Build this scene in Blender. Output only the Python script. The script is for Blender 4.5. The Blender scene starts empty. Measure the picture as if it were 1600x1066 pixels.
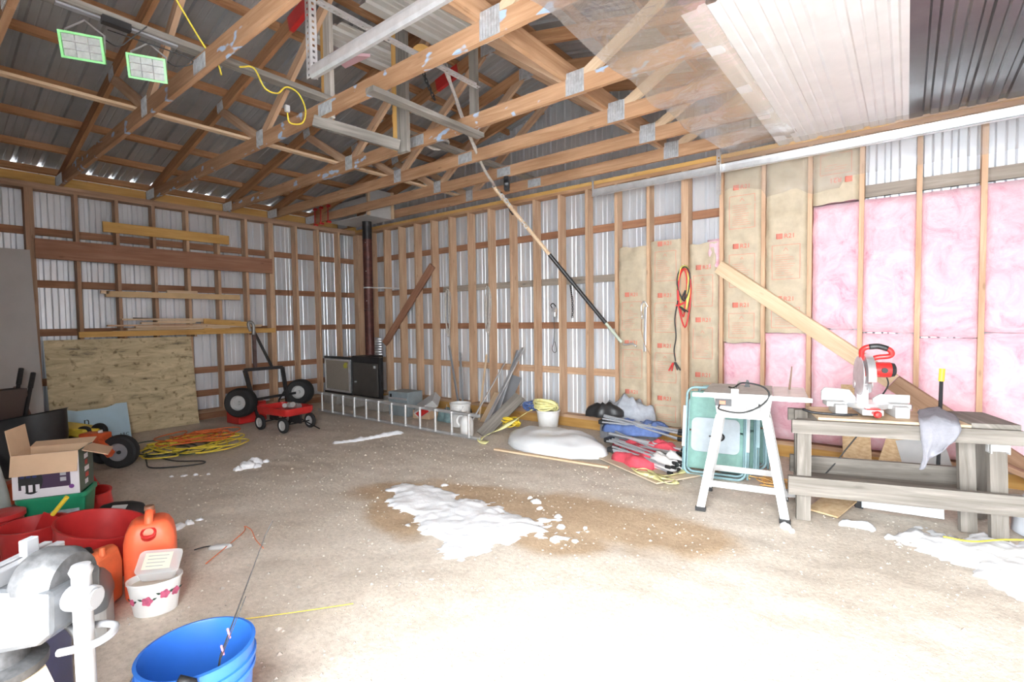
import bpy, bmesh, math, random
from mathutils import Vector, Matrix, noise

random.seed(7)
S = bpy.context.scene
COL = S.collection
R = math.radians
PI = math.pi

# ------------------------------------------------------------------ camera
cam = bpy.data.cameras.new('camera')
cam.sensor_width = 36.0
cam.lens = 780.27 / 1600 * 36.0
cam.clip_start = 0.02
camo = bpy.data.objects.new('camera', cam)
COL.objects.link(camo)
_yaw, _pit, _rol = R(38.3707), R(2.3297), R(-0.749)
_f = Vector((-math.sin(_yaw) * math.cos(_pit), math.cos(_yaw) * math.cos(_pit), -math.sin(_pit)))
_r0 = Vector((math.cos(_yaw), math.sin(_yaw), 0))
_u0 = _r0.cross(_f)
_r = _r0 * math.cos(_rol) + _u0 * math.sin(_rol)
_u = _u0 * math.cos(_rol) - _r0 * math.sin(_rol)
_m = Matrix((_r, _u, -_f)).transposed().to_4x4()
_m.translation = Vector((8.2343, -5.7001, 1.40))
camo.matrix_world = _m
S.camera = camo

# ------------------------------------------------------------------ daylight
world = bpy.data.worlds.new('world')
S.world = world
world.use_nodes = True
_bg = world.node_tree.nodes['Background']
_bg.inputs[0].default_value = (0.93, 0.97, 1.0, 1)
_bg.inputs[1].default_value = 38.0
# portal in the open doorway behind the camera, guides sampling of the sky
pl2 = bpy.data.lights.new('back_portal', 'AREA')
pl2.shape = 'RECTANGLE'
pl2.size = 2.33
pl2.size_y = 2.8
pl2.cycles.is_portal = True
po2 = bpy.data.objects.new('back_portal', pl2)
COL.objects.link(po2)
po2.matrix_world = Matrix.Translation((8.285, -6.34, 1.4)) @ Matrix(((1, 0, 0), (0, 0, -1), (0, 1, 0))).to_4x4()

S.view_settings.view_transform = 'Standard'
S.view_settings.look = 'None'
S.view_settings.gamma = 1.0
S.view_settings.use_curve_mapping = False
S.view_settings.exposure = -0.04
S.cycles.use_denoising = True
S.cycles.max_bounces = 10
S.cycles.diffuse_bounces = 7
S.cycles.transparent_max_bounces = 12


# ------------------------------------------------------------------ materials
def nd(nt, t, **kw):
    n = nt.nodes.new(t)
    for k, v in kw.items():
        if k.startswith('i_'):
            n.inputs[k[2:].replace('_', ' ')].default_value = v
        else:
            setattr(n, k, v)
    return n


_mats = {}


def ramp(nt, stops):
    n = nt.nodes.new('ShaderNodeValToRGB')
    e = n.color_ramp.elements
    e[0].position, e[0].color = stops[0][0], (*stops[0][1], 1)
    e[1].position, e[1].color = stops[-1][0], (*stops[-1][1], 1)
    for p, c in stops[1:-1]:
        x = e.new(p)
        x.color = (*c, 1)
    return n


def mat(name, col, rough=0.6, metal=0.0, var=0.0, vscale=8.0, bump=0.0, bscale=60.0, stretch=(1, 1, 1), coat=0.0, alpha=1.0, trans=0.0, spec=0.5, col2=None, coords='Object'):
    """Plain coloured material with procedural mottling and fine relief."""
    if name in _mats:
        return _mats[name]
    m = bpy.data.materials.new(name)
    m.use_nodes = True
    nt = m.node_tree
    b = nt.nodes['Principled BSDF']
    b.inputs['Roughness'].default_value = rough
    b.inputs['Metallic'].default_value = metal
    b.inputs['Base Color'].default_value = (*col, 1)
    b.inputs['Specular IOR Level'].default_value = spec
    if coat:
        b.inputs['Coat Weight'].default_value = coat
    if alpha < 1:
        b.inputs['Alpha'].default_value = alpha
    if trans:
        b.inputs['Transmission Weight'].default_value = trans
    if var or bump:
        tc = nd(nt, 'ShaderNodeTexCoord')
        mp = nd(nt, 'ShaderNodeMapping')
        mp.inputs['Scale'].default_value = stretch
        nt.links.new(tc.outputs[coords], mp.inputs[0])
    if var:
        nz = nd(nt, 'ShaderNodeTexNoise', i_Scale=vscale, i_Detail=6.0, i_Roughness=0.6)
        nt.links.new(mp.outputs[0], nz.inputs['Vector'])
        c2 = col2 if col2 else tuple(max(0, c * (1 - var)) for c in col)
        c1 = col if col2 else tuple(min(1, c * (1 + var * 0.6)) for c in col)
        rp = ramp(nt, [(0.32, c2), (0.66, c1)])
        nt.links.new(nz.outputs['Fac'], rp.inputs[0])
        nt.links.new(rp.outputs[0], b.inputs['Base Color'])
    if bump:
        n2 = nd(nt, 'ShaderNodeTexNoise', i_Scale=bscale, i_Detail=4.0)
        nt.links.new(mp.outputs[0], n2.inputs['Vector'])
        bp = nd(nt, 'ShaderNodeBump', i_Strength=bump, i_Distance=0.01)
        nt.links.new(n2.outputs['Fac'], bp.inputs['Height'])
        nt.links.new(bp.outputs[0], b.inputs['Normal'])
    _mats[name] = m
    return m


def wood(name, light, dark, knots=0.5, rough=0.75, grain=26.0, stain=None):
    """Sawn timber, grain along the u axis of each piece's UVs, knots and dark streaks."""
    if name in _mats:
        return _mats[name]
    m = bpy.data.materials.new(name)
    m.use_nodes = True
    nt = m.node_tree
    b = nt.nodes['Principled BSDF']
    b.inputs['Roughness'].default_value = rough
    b.inputs['Specular IOR Level'].default_value = 0.25
    tc = nd(nt, 'ShaderNodeTexCoord')
    mp = nd(nt, 'ShaderNodeMapping')
    mp.inputs['Scale'].default_value = (1.6, grain, grain)
    nt.links.new(tc.outputs['UV'], mp.inputs[0])
    nz = nd(nt, 'ShaderNodeTexNoise', i_Scale=1.0, i_Detail=7.0, i_Roughness=0.62, i_Distortion=0.6)
    nt.links.new(mp.outputs[0], nz.inputs['Vector'])
    rp = ramp(nt, [(0.3, dark), (0.52, tuple((a + c) / 2 for a, c in zip(light, dark))), (0.66, light)])
    nt.links.new(nz.outputs['Fac'], rp.inputs[0])
    out = rp.outputs[0]
    # blotches along the board
    mp2 = nd(nt, 'ShaderNodeMapping')
    mp2.inputs['Scale'].default_value = (1.7, 6, 6)
    nt.links.new(tc.outputs['UV'], mp2.inputs[0])
    n2 = nd(nt, 'ShaderNodeTexNoise', i_Scale=1.0, i_Detail=3.0)
    nt.links.new(mp2.outputs[0], n2.inputs['Vector'])
    r2 = ramp(nt, [(0.35, tuple(0.72 + 0.2 * c for c in dark)), (0.62, (1, 1, 1))])
    nt.links.new(n2.outputs['Fac'], r2.inputs[0])
    mx = nd(nt, 'ShaderNodeMix', data_type='RGBA', blend_type='MULTIPLY')
    mx.inputs[0].default_value = 0.8
    nt.links.new(out, mx.inputs[6])
    nt.links.new(r2.outputs[0], mx.inputs[7])
    out = mx.outputs[2]
    if knots:
        vo = nd(nt, 'ShaderNodeTexVoronoi', i_Scale=1.0)
        mp3 = nd(nt, 'ShaderNodeMapping')
        mp3.inputs['Scale'].default_value = (3.2, 9, 9)
        nt.links.new(tc.outputs['UV'], mp3.inputs[0])
        nt.links.new(mp3.outputs[0], vo.inputs['Vector'])
        r3 = ramp(nt, [(0.05, (1, 1, 1)), (0.13, (0, 0, 0))])
        nt.links.new(vo.outputs['Distance'], r3.inputs[0])
        m2 = nd(nt, 'ShaderNodeMix', data_type='RGBA')
        m2.inputs[7].default_value = (*[c * 0.45 for c in dark], 1)
        ml = nd(nt, 'ShaderNodeMath', operation='MULTIPLY')
        ml.inputs[1].default_value = knots
        nt.links.new(r3.outputs[0], ml.inputs[0])
        nt.links.new(ml.outputs[0], m2.inputs[0])
        nt.links.new(out, m2.inputs[6])
        out = m2.outputs[2]
    if stain:
        mp4 = nd(nt, 'ShaderNodeMapping')
        mp4.inputs['Scale'].default_value = (5, 9, 1)
        nt.links.new(tc.outputs['UV'], mp4.inputs[0])
        n4 = nd(nt, 'ShaderNodeTexNoise', i_Scale=1.0, i_Detail=2.0)
        nt.links.new(mp4.outputs[0], n4.inputs['Vector'])
        r4 = ramp(nt, [(0.62, (0, 0, 0)), (0.66, (1, 1, 1))])
        nt.links.new(n4.outputs['Fac'], r4.inputs[0])
        m4 = nd(nt, 'ShaderNodeMix', data_type='RGBA')
        m4.inputs[7].default_value = (*stain, 1)
        nt.links.new(r4.outputs[0], m4.inputs[0])
        nt.links.new(out, m4.inputs[6])
        out = m4.outputs[2]
    nt.links.new(out, b.inputs['Base Color'])
    bp = nd(nt, 'ShaderNodeBump', i_Strength=0.25, i_Distance=0.004)
    nt.links.new(nz.outputs['Fac'], bp.inputs['Height'])
    nt.links.new(bp.outputs[0], b.inputs['Normal'])
    _mats[name] = m
    return m


W_STUD = wood('stud_pine', (0.60, 0.42, 0.28), (0.44, 0.27, 0.165))
W_STUDL = wood('stud_pine_dull', (0.46, 0.30, 0.20), (0.30, 0.175, 0.105))
W_GIRT = wood('girt_red', (0.36, 0.185, 0.105), (0.24, 0.11, 0.06))
W_GREY = wood('grey_board', (0.36, 0.31, 0.26), (0.24, 0.2, 0.165))
W_TRUSS = wood('truss_fir', (0.50, 0.305, 0.18), (0.34, 0.18, 0.09))
W_TRUSSP = wood('truss_fir_paint', (0.50, 0.305, 0.18), (0.34, 0.18, 0.09), stain=(0.42, 0.55, 0.72))
W_PURLIN = wood('purlin_fir', (0.46, 0.25, 0.125), (0.3, 0.14, 0.065))
W_PALE = wood('pale_spruce', (0.76, 0.60, 0.42), (0.62, 0.45, 0.29))
W_YELLOW = wood('yellow_pine', (0.62, 0.38, 0.13), (0.5, 0.28, 0.08))
W_BARE = wood('weathered_plank', (0.30, 0.275, 0.245), (0.15, 0.135, 0.115), knots=0.3)
W_BROWN = wood('brown_plank', (0.36, 0.185, 0.115), (0.25, 0.115, 0.065))
W_OLDWHITE = wood('flaking_white_board', (0.66, 0.64, 0.6), (0.42, 0.37, 0.31))
M_PLATE = mat('galvanised_plate', (0.58, 0.6, 0.62), rough=0.45, metal=0.4, var=0.25, vscale=30, bump=0.25, bscale=120)
M_GALV = mat('galvanised_steel', (0.74, 0.76, 0.78), rough=0.34, metal=0.7, var=0.14, vscale=9)
M_ALU = mat('bare_aluminium', (0.82, 0.83, 0.84), rough=0.3, metal=0.75, var=0.1, vscale=14)
M_SHEET = mat('wall_sheet_steel', (0.74, 0.775, 0.82), rough=0.36, metal=0.42, var=0.10, vscale=2.2, stretch=(1, 1, 0.35), bump=0.03, bscale=7)
M_ROOF = mat('roof_sheet_steel', (0.40, 0.415, 0.43), rough=0.42, metal=0.45, var=0.16, vscale=2.0, bump=0.02, bscale=8)
M_WHITEPANEL = mat('white_liner_steel', (0.84, 0.84, 0.84), rough=0.35, var=0.05, vscale=5)
M_BLACKPANEL = mat('black_liner_steel', (0.022, 0.022, 0.025), rough=0.28, var=0.6, vscale=3.0, bump=0.12, bscale=5, col2=(0.06, 0.055, 0.055))
M_BLACK = mat('black_plastic', (0.018, 0.018, 0.019), rough=0.45, var=0.2, vscale=20)
M_BLACKM = mat('black_painted_steel', (0.022, 0.022, 0.024), rough=0.4, metal=0.3, var=0.3, vscale=12)
M_RUBBER = mat('tyre_rubber', (0.02, 0.02, 0.021), rough=0.75, bump=0.2, bscale=90)
M_WHITE = mat('white_paint', (0.47, 0.47, 0.465), rough=0.45, var=0.06, vscale=10)
M_WHITEP = mat('white_plastic', (0.74, 0.74, 0.73), rough=0.4, var=0.04, vscale=10)
M_RED = mat('red_paint', (0.5, 0.022, 0.02), rough=0.35, var=0.15, vscale=10, coat=0.2)
M_REDP = mat('red_plastic', (0.47, 0.025, 0.025), rough=0.4, var=0.15, vscale=8)
M_ORANGEP = mat('orange_red_plastic', (0.82, 0.14, 0.055), rough=0.42, var=0.16, vscale=6)
M_YELLOW = mat('yellow_plastic', (0.82, 0.6, 0.05), rough=0.42, var=0.12, vscale=14)
M_YCORD = mat('yellow_cord', (0.75, 0.6, 0.06), rough=0.5, var=0.15, vscale=30)
M_OCORD = mat('orange_cord', (0.72, 0.16, 0.04), rough=0.5, var=0.15, vscale=30)
M_DCORD = mat('dark_cord', (0.025, 0.026, 0.026), rough=0.55)
M_SNOW = mat('packed_snow', (0.9, 0.92, 0.95), rough=0.7, var=0.05, vscale=9, bump=0.35, bscale=45)
M_CARD = mat('corrugated_card', (0.58, 0.4, 0.26), rough=0.85, var=0.08, vscale=6)


# ------------------------------------------------------------------ mesh builder
def basis(d, up=(0, 0, 1)):
    d = Vector(d).normalized()
    up = Vector(up)
    if abs(d.dot(up)) > 0.995:
        up = Vector((1, 0, 0)) if abs(d.x) < 0.9 else Vector((0, 1, 0))
    s = up.cross(d).normalized()
    u = d.cross(s).normalized()
    return d, s, u


class MB:
    def __init__(self):
        self.v, self.f, self.uv = [], [], []

    def add(self, vs, fs, uvs=None):
        o = len(self.v)
        self.v += [Vector(q) for q in vs]
        for k, f in enumerate(fs):
            self.f.append([i + o for i in f])
            self.uv.append(uvs[k] if uvs else None)
        return self

    def hexa(self, c, ax, hs):
        """box from centre, three axes and half sizes; uv u along the longest axis"""
        c = Vector(c)
        ax = [Vector(a) for a in ax]
        L = max(range(3), key=lambda i: hs[i])
        o1, o2 = [i for i in range(3) if i != L]
        ru, rv = random.random() * 9, random.random() * 9
        loc, vs = [], []
        for sx in (-1, 1):
            for sy in (-1, 1):
                for sz in (-1, 1):
                    q = (sx * hs[0], sy * hs[1], sz * hs[2])
                    loc.append(q)
                    vs.append(c + ax[0] * q[0] + ax[1] * q[1] + ax[2] * q[2])
        fs = [(0, 1, 3, 2), (4, 6, 7, 5), (0, 4, 5, 1), (2, 3, 7, 6), (0, 2, 6, 4), (1, 5, 7, 3)]
        if Matrix(ax).determinant() < 0:
            fs = [tuple(reversed(f)) for f in fs]
        uvs = [[(loc[i][L] + ru, loc[i][o1] + loc[i][o2] + rv) for i in f] for f in fs]
        return self.add(vs, fs, uvs)

    def box(self, c, s, rot=None):
        ax = [Vector((1, 0, 0)), Vector((0, 1, 0)), Vector((0, 0, 1))]
        if rot is not None:
            M = rot if isinstance(rot, Matrix) else Matrix.Rotation(rot, 3, 'Z')
            ax = [M @ a for a in ax]
        return self.hexa(c, ax, [q / 2 for q in s])

    def b2(self, lo, hi):
        lo, hi = Vector(lo), Vector(hi)
        return self.box((lo + hi) / 2, [abs(q) for q in hi - lo])

    def beam(self, p0, p1, w, t, up=(0, 0, 1)):
        """bar p0-p1, w across, t along up"""
        p0, p1 = Vector(p0), Vector(p1)
        d, s, u = basis(p1 - p0, up)
        return self.hexa((p0 + p1) / 2, (d, s, u), ((p1 - p0).length / 2, w / 2, t / 2))

    def tube(self, pts, r, n=8, closed=False, rs=None):
        pts = [Vector(q) for q in pts]
        N = len(pts)
        rings = []
        u = None
        for i in range(N):
            a = pts[(i - 1) % N] if (closed or i > 0) else pts[i]
            b = pts[(i + 1) % N] if (closed or i < N - 1) else pts[i]
            d = (b - a)
            if d.length < 1e-9:
                d = Vector((0, 0, 1))
            d.normalize()
            if u is None:
                _, s, u = basis(d)
            else:
                u = (u - d * u.dot(d))
                if u.length < 1e-6:
                    _, s, u = basis(d)
                u.normalize()
                s = u.cross(d)
            rr = rs[i] if rs else r
            rings.append([pts[i] + (s * math.cos(2 * PI * k / n) + u * math.sin(2 * PI * k / n)) * rr for k in range(n)])
        vs = [q for g in rings for q in g]
        fs = []
        for i in range(N if closed else N - 1):
            j = (i + 1) % N
            for k in range(n):
                k2 = (k + 1) % n
                fs.append((i * n + k, i * n + k2, j * n + k2, j * n + k))
        if not closed:
            fs.append(tuple(range(n - 1, -1, -1)))
            fs.append(tuple((N - 1) * n + k for k in range(n)))
        return self.add(vs, fs)

    def cyl(self, p0, p1, r, n=16, r2=None):
        return self.tube([p0, p1], r, n, rs=[r, r if r2 is None else r2])

    def lathe(self, prof, n=24, M=None, sx=1.0, sy=1.0, close=True):
        M = M or Matrix.Identity(4)
        vs = [M @ Vector((r * math.cos(2 * PI * k / n) * sx, r * math.sin(2 * PI * k / n) * sy, z)) for r, z in prof for k in range(n)]
        fs = []
        for i in range(len(prof) - 1):
            for k in range(n):
                k2 = (k + 1) % n
                fs.append((i * n + k, i * n + k2, (i + 1) * n + k2, (i + 1) * n + k))
        if close:
            fs.append(tuple(range(n - 1, -1, -1)))
            fs.append(tuple((len(prof) - 1) * n + k for k in range(n)))
        return self.add(vs, fs)

    def prism(self, poly, h, M=None):
        """poly in local xy, extruded along z by h, placed by M"""
        M = M or Matrix.Identity(4)
        n = len(poly)
        vs = [M @ Vector((x, y, 0)) for x, y in poly] + [M @ Vector((x, y, h)) for x, y in poly]
        fs = [tuple(range(n - 1, -1, -1)), tuple(range(n, 2 * n))]
        for k in range(n):
            k2 = (k + 1) % n
            fs.append((k, k2, n + k2, n + k))
        ru = random.random() * 9
        uvs = []
        loc = [(x, y, 0) for x, y in poly] + [(x, y, h) for x, y in poly]
        for f in fs:
            uvs.append([(loc[i][0] + ru, loc[i][1] + loc[i][2] + ru) for i in f])
        return self.add(vs, fs, uvs)

    def grid(self, P, nu, nv, close_u=False):
        """P(i,j) -> point"""
        vs = [P(i, j) for i in range(nu) for j in range(nv)]
        fs = []
        for i in range(nu if close_u else nu - 1):
            i2 = (i + 1) % nu
            for j in range(nv - 1):
                fs.append((i * nv + j, i2 * nv + j, i2 * nv + j + 1, i * nv + j + 1))
        uvs = [[(k // nv * 0.02, k % nv * 0.02) for k in f] for f in fs]
        return self.add(vs, fs, uvs)

    def mesh(self, name, m=None, smooth=False, origin=None):
        me = bpy.data.meshes.new(name)
        o = Vector(origin) if origin is not None else Vector((0, 0, 0))
        me.from_pydata([q - o for q in self.v], [], self.f)
        ul = me.uv_layers.new(name='UVMap')
        li = 0
        for k, f in enumerate(self.f):
            u = self.uv[k]
            for c in range(len(f)):
                if u:
                    ul.data[li].uv = u[c]
                else:
                    q = self.v[f[c]]
                    ul.data[li].uv = (q.x + q.y, q.z)
                li += 1
        if smooth:
            for pg in me.polygons:
                pg.use_smooth = True
            if smooth != 'all':
                try:
                    me.set_sharp_from_angle(angle=R(40))
                except Exception:
                    pass
        if m:
            me.materials.append(m)
        return me

    def build(self, name, m, parent=None, smooth=False, bevel=0.0, solid=0.0, sub=0):
        """vertices are in the parent's local space (or world when top-level; parents flagged W take world points)"""
        org = None
        if parent is not None:
            rt = parent
            while rt.parent:
                rt = rt.parent
            if rt.get('_w'):
                org = rt.location
        me = self.mesh(name, m, smooth, org)
        o = bpy.data.objects.new(name, me)
        COL.objects.link(o)
        if parent is not None:
            o.parent = parent
        if solid:
            md = o.modifiers.new('thickness', 'SOLIDIFY')
            md.thickness = abs(solid)
            md.offset = 1 if solid > 0 else -1
        if sub:
            md = o.modifiers.new('smooth', 'SUBSURF')
            md.levels = md.render_levels = sub
        if bevel:
            md = o.modifiers.new('edges', 'BEVEL')
            md.width = bevel
            md.segments = 2
            md.limit_method = 'ANGLE'
        return o


def tag(o, label=None, cat=None, group=None, kind=None):
    if label:
        o['label'] = label
    if cat:
        o['category'] = cat
    if group:
        o['group'] = group
    if kind:
        o['kind'] = kind
    return o


def thing(name, label, cat, loc=(0, 0, 0), rz=0.0, group=None, world=True, rot=None):
    """Empty at a thing's base. world=True: its parts are given in world points (no rotation)."""
    o = bpy.data.objects.new(name, None)
    o.empty_display_size = 0.1
    COL.objects.link(o)
    o.location = loc
    if rot is not None:
        o.rotation_euler = rot
    else:
        o.rotation_euler = (0, 0, rz)
    if world:
        o['_w'] = 1
    return tag(o, label, cat, group)


def struct(name, loc=(0, 0, 0), label=None):
    o = bpy.data.objects.new(name, None)
    COL.objects.link(o)
    o.location = loc
    o['_w'] = 1
    o['kind'] = 'structure'
    if label:
        o['label'] = label
    return o


def link_copy(o, parent, loc=None, rot=None):
    c = o.copy()
    COL.objects.link(c)
    c.parent = parent
    if loc is not None:
        c.location = loc
    if rot is not None:
        c.rotation_euler = rot
    return c


def N3(x, y=0.0, z=0.0, s=1.0):
    return noise.noise(Vector((x * s, y * s, z * s)))


def bez(pts, n=8):
    """Catmull-Rom through points"""
    P = [Vector(q) for q in pts]
    P = [P[0] * 2 - P[1]] + P + [P[-1] * 2 - P[-2]]
    out = []
    for i in range(1, len(P) - 2):
        for k in range(n):
            t = k / n
            a, b, c, d = P[i - 1], P[i], P[i + 1], P[i + 2]
            out.append(0.5 * ((2 * b) + (c - a) * t + (2 * a - 5 * b + 4 * c - d) * t * t + (3 * b - a - 3 * c + d) * t ** 3))
    out.append(P[-2])
    return out


def rmat(x=0, y=0, z=0):
    return (Matrix.Rotation(z, 4, 'Z') @ Matrix.Rotation(y, 4, 'Y') @ Matrix.Rotation(x, 4, 'X'))


def TR(loc, rot=None):
    M = Matrix.Translation(loc)
    return M @ rot if rot is not None else M


# ------------------------------------------------------------------ dimensions
D = 0.14            # stud depth
PLATE_Z = 3.03      # underside of the top plate
CH0 = 3.105         # underside of the truss bottom chords
SPAN = 9.6
RIDGE = 4.8
SL = 0.22           # roof slope
DEPTH = 6.3         # building depth along -y
DOOR_Y0, DOOR_Y1, DOOR_H = -4.0, -0.35, 2.72


def roofz(x, a=3.32):
    return a + SL * (x if x <= RIDGE else 2 * RIDGE - x)


# ------------------------------------------------------------------ floor
def floor_mat():
    m = bpy.data.materials.new('packed_gravel')
    m.use_nodes = True
    nt = m.node_tree
    L = nt.links.new
    b = nt.nodes['Principled BSDF']
    b.inputs['Roughness'].default_value = 0.92
    b.inputs['Specular IOR Level'].default_value = 0.2
    tc = nd(nt, 'ShaderNodeTexCoord')
    P = tc.outputs['Object']
    n1 = nd(nt, 'ShaderNodeTexNoise', i_Scale=1.3, i_Detail=8.0, i_Roughness=0.65)
    n2 = nd(nt, 'ShaderNodeTexNoise', i_Scale=38.0, i_Detail=6.0, i_Roughness=0.7)
    L(P, n1.inputs['Vector'])
    L(P, n2.inputs['Vector'])
    r1 = ramp(nt, [(0.3, (0.56, 0.49, 0.41)), (0.7, (0.70, 0.63, 0.55))])
    L(n1.outputs['Fac'], r1.inputs[0])
    r2 = ramp(nt, [(0.3, (0.74, 0.72, 0.7)), (0.5, (0.97, 0.97, 0.97)), (0.72, (1.16, 1.16, 1.16))])
    L(n2.outputs['Fac'], r2.inputs[0])
    mx = nd(nt, 'ShaderNodeMix', data_type='RGBA', blend_type='MULTIPLY')
    mx.inputs[0].default_value = 0.85
    L(r1.outputs[0], mx.inputs[6])
    L(r2.outputs[0], mx.inputs[7])
    # pale pebbles
    vo = nd(nt, 'ShaderNodeTexVoronoi', i_Scale=55.0)
    L(P, vo.inputs['Vector'])
    r3 = ramp(nt, [(0.10, (1, 1, 1)), (0.2, (0, 0, 0))])
    L(vo.outputs['Distance'], r3.inputs[0])
    n3 = nd(nt, 'ShaderNodeTexNoise', i_Scale=6.0, i_Detail=3.0)
    L(P, n3.inputs['Vector'])
    r4 = ramp(nt, [(0.5, (0, 0, 0)), (0.62, (1, 1, 1))])
    L(n3.outputs['Fac'], r4.inputs[0])
    ml = nd(nt, 'ShaderNodeMath', operation='MULTIPLY')
    L(r3.outputs[0], ml.inputs[0])
    L(r4.outputs[0], ml.inputs[1])
    m2 = nd(nt, 'ShaderNodeMix', data_type='RGBA')
    m2.inputs[7].default_value = (0.72, 0.69, 0.64, 1)
    L(ml.outputs[0], m2.inputs[0])
    L(mx.outputs[2], m2.inputs[6])
    # wet, darker sand around the melting snow (a stain with its own outline)
    wet = nd(nt, 'ShaderNodeAttribute', attribute_name='wet')
    m3 = nd(nt, 'ShaderNodeMix', data_type='RGBA', blend_type='MULTIPLY')
    m3.inputs[7].default_value = (0.76, 0.63, 0.49, 1)
    L(wet.outputs['Fac'], m3.inputs[0])
    L(m2.outputs[2], m3.inputs[6])
    L(m3.outputs[2], b.inputs['Base Color'])
    ad = nd(nt, 'ShaderNodeMath', operation='ADD')
    L(n2.outputs['Fac'], ad.inputs[0])
    L(r3.outputs[0], ad.inputs[1])
    bp = nd(nt, 'ShaderNodeBump', i_Strength=0.5, i_Distance=0.008)
    L(ad.outputs[0], bp.inputs['Height'])
    L(bp.outputs[0], b.inputs['Normal'])
    return m


WET = [(5.0, -3.05, 0.55, 0.3, 0.5), (5.55, -2.75, 0.75, 0.26, 0.1), (5.3, -3.42, 0.5, 0.2, -0.5), (6.55, -2.62, 0.95, 0.42, 0.05), (7.0, -2.55, 0.55, 0.3, 0.1), (6.5, -3.05, 0.4, 0.25, 0.3)]


def fz(x, y):
    return 0.012 * N3(x * 1.7, y * 1.7, 3.3) + 0.008 * N3(x * 6, y * 6, 1.1)


def make_floor():
    mb = MB()
    nx, ny = 200, 170
    mb.grid(lambda i, j: Vector((9.5 * i / (nx - 1), -DEPTH * j / (ny - 1), fz(9.5 * i / (nx - 1), -DEPTH * j / (ny - 1)) - 0.008)), nx, ny)
    mb.f = [list(reversed(f)) for f in mb.f]
    mb.uv = [None] * len(mb.f)
    o = mb.build('floor', floor_mat(), None, smooth='all')
    tag(o, 'packed grey-brown gravel and dirt floor', kind='structure')
    at = o.data.attributes.new('wet', 'FLOAT', 'POINT')
    for k, v in enumerate(mb.v):
        w = 0
        for cx, cy, rx, ry, a in WET:
            ca, sa = math.cos(-a), math.sin(-a)
            dx, dy = v.x - cx, v.y - cy
            q = math.hypot((dx * ca - dy * sa) / rx, (dx * sa + dy * ca) / ry) + 0.25 * N3(v.x * 3, v.y * 3, 0) + 0.12 * N3(v.x * 11, v.y * 11, 4)
            w = max(w, min(1, max(0, (1.08 - q) / 0.35)))
        at.data[k].value = w


make_floor()

# snow-covered yard outside the open door
mb = MB()
mb.add([(9.5, 30, -0.04), (9.5, -DEPTH, -0.04), (50, -DEPTH, -0.04), (50, 30, -0.04)], [(0, 1, 2, 3)])
mb.add([(-30, -DEPTH, -0.04), (-30, -50, -0.04), (50, -50, -0.04), (50, -DEPTH, -0.04)], [(0, 1, 2, 3)])
mb.uv = [None] * len(mb.f)
tag(mb.build('ground', M_SNOW, None, smooth='all'), 'snow covered yard outside the open door', kind='structure')


# ------------------------------------------------------------------ profiled steel sheets
RIB = 0.2286


def rib_profile(w, shift=0.0, depth=0.024, minor=0.006):
    """(s, depth) polyline across a sheet of width w"""
    out = []
    k = 0
    s = RIB / 2 - shift
    out.append((0.0, 0.0))
    while s < w - 0.02:
        if s > 0.03:
            out += [(s - 0.028, 0.0), (s - 0.016, depth), (s + 0.016, depth), (s + 0.028, 0.0)]
        a = s + RIB / 2
        for q in (a - 0.03, a + 0.03):
            if 0.03 < q < w - 0.02:
                out += [(q - 0.009, 0.0), (q, minor), (q + 0.009, 0.0)]
        s += RIB
    out.append((w, 0.0))
    return sorted(out)


def sheet(fn0, fn1, w, name, m, parent, label=None, depth=0.024):
    """profiled sheet; fn0(s, d), fn1(s, d) give the two ends of each profile point"""
    prof = rib_profile(w, depth=depth)
    mb = MB()
    n = len(prof)
    vs = [fn0(s, d) for s, d in prof] + [fn1(s, d) for s, d in prof]
    mb.add(vs, [(k, k + 1, n + k + 1, n + k) for k in range(n - 1)])
    o = mb.build(name, m, parent, solid=0.0008)
    if label:
        o['label'] = label
    return o


# ------------------------------------------------------------------ left wall (eave side)
PW = 0.9144
wl = struct('wall_left', (0, 0, 0), 'eave wall of bare steel sheets on girts and studs')
y = 0.0
k = 0
while y < DEPTH:
    w = min(PW, DEPTH - y)
    sheet(lambda s, d, y=y: Vector((-0.042 - d, -(y + s), 0.05)), lambda s, d, y=y: Vector((-0.042 - d, -(y + s), roofz(0) - 0.02)), w, 'metal_sheet', M_SHEET, wl)
    y += PW
    k += 1
GIRTS = [2.596, 1.965, 1.372, 0.766]
for gz in GIRTS:
    MB().b2((-0.041, -DEPTH, gz - 0.089), (-0.002, -0.0, gz)).build('girt', W_GIRT, wl)
MB().b2((-0.041, -3.2, 0.33), (-0.002, 0, 0.42)).build('girt', W_GIRT, wl)
MB().b2((-0.02, -DEPTH, PLATE_Z), (D, 0, PLATE_Z + 0.04)).build('top_plate', W_STUDL, wl)
MB().b2((-0.02, -DEPTH, PLATE_Z + 0.041), (D, 0, PLATE_Z + 0.075)).build('top_plate', W_STUDL, wl)
MB().b2((0.0, -DEPTH, 0.1), (D, 0, 0.14)).build('sill_plate', W_STUDL, wl)
MB().b2((-0.04, -DEPTH, -0.05), (0.05, 0, 0.1)).build('skirt_board', W_GIRT, wl)
for n in range(20):
    yy = -(0.080 + n * 0.4058)
    if yy < -DEPTH + 0.05:
        break
    wdt = 0.038
    m = W_STUD if n < 8 else W_STUDL
    MB().b2((0.0, yy - wdt / 2, 0.14), (D, yy + wdt / 2, PLATE_Z)).build('stud', m, wl)
    if n in (4, 11):
        MB().b2((0.0, yy - 0.06, 0.14), (D, yy - 0.0205, PLATE_Z)).build('stud', m, wl)
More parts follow.
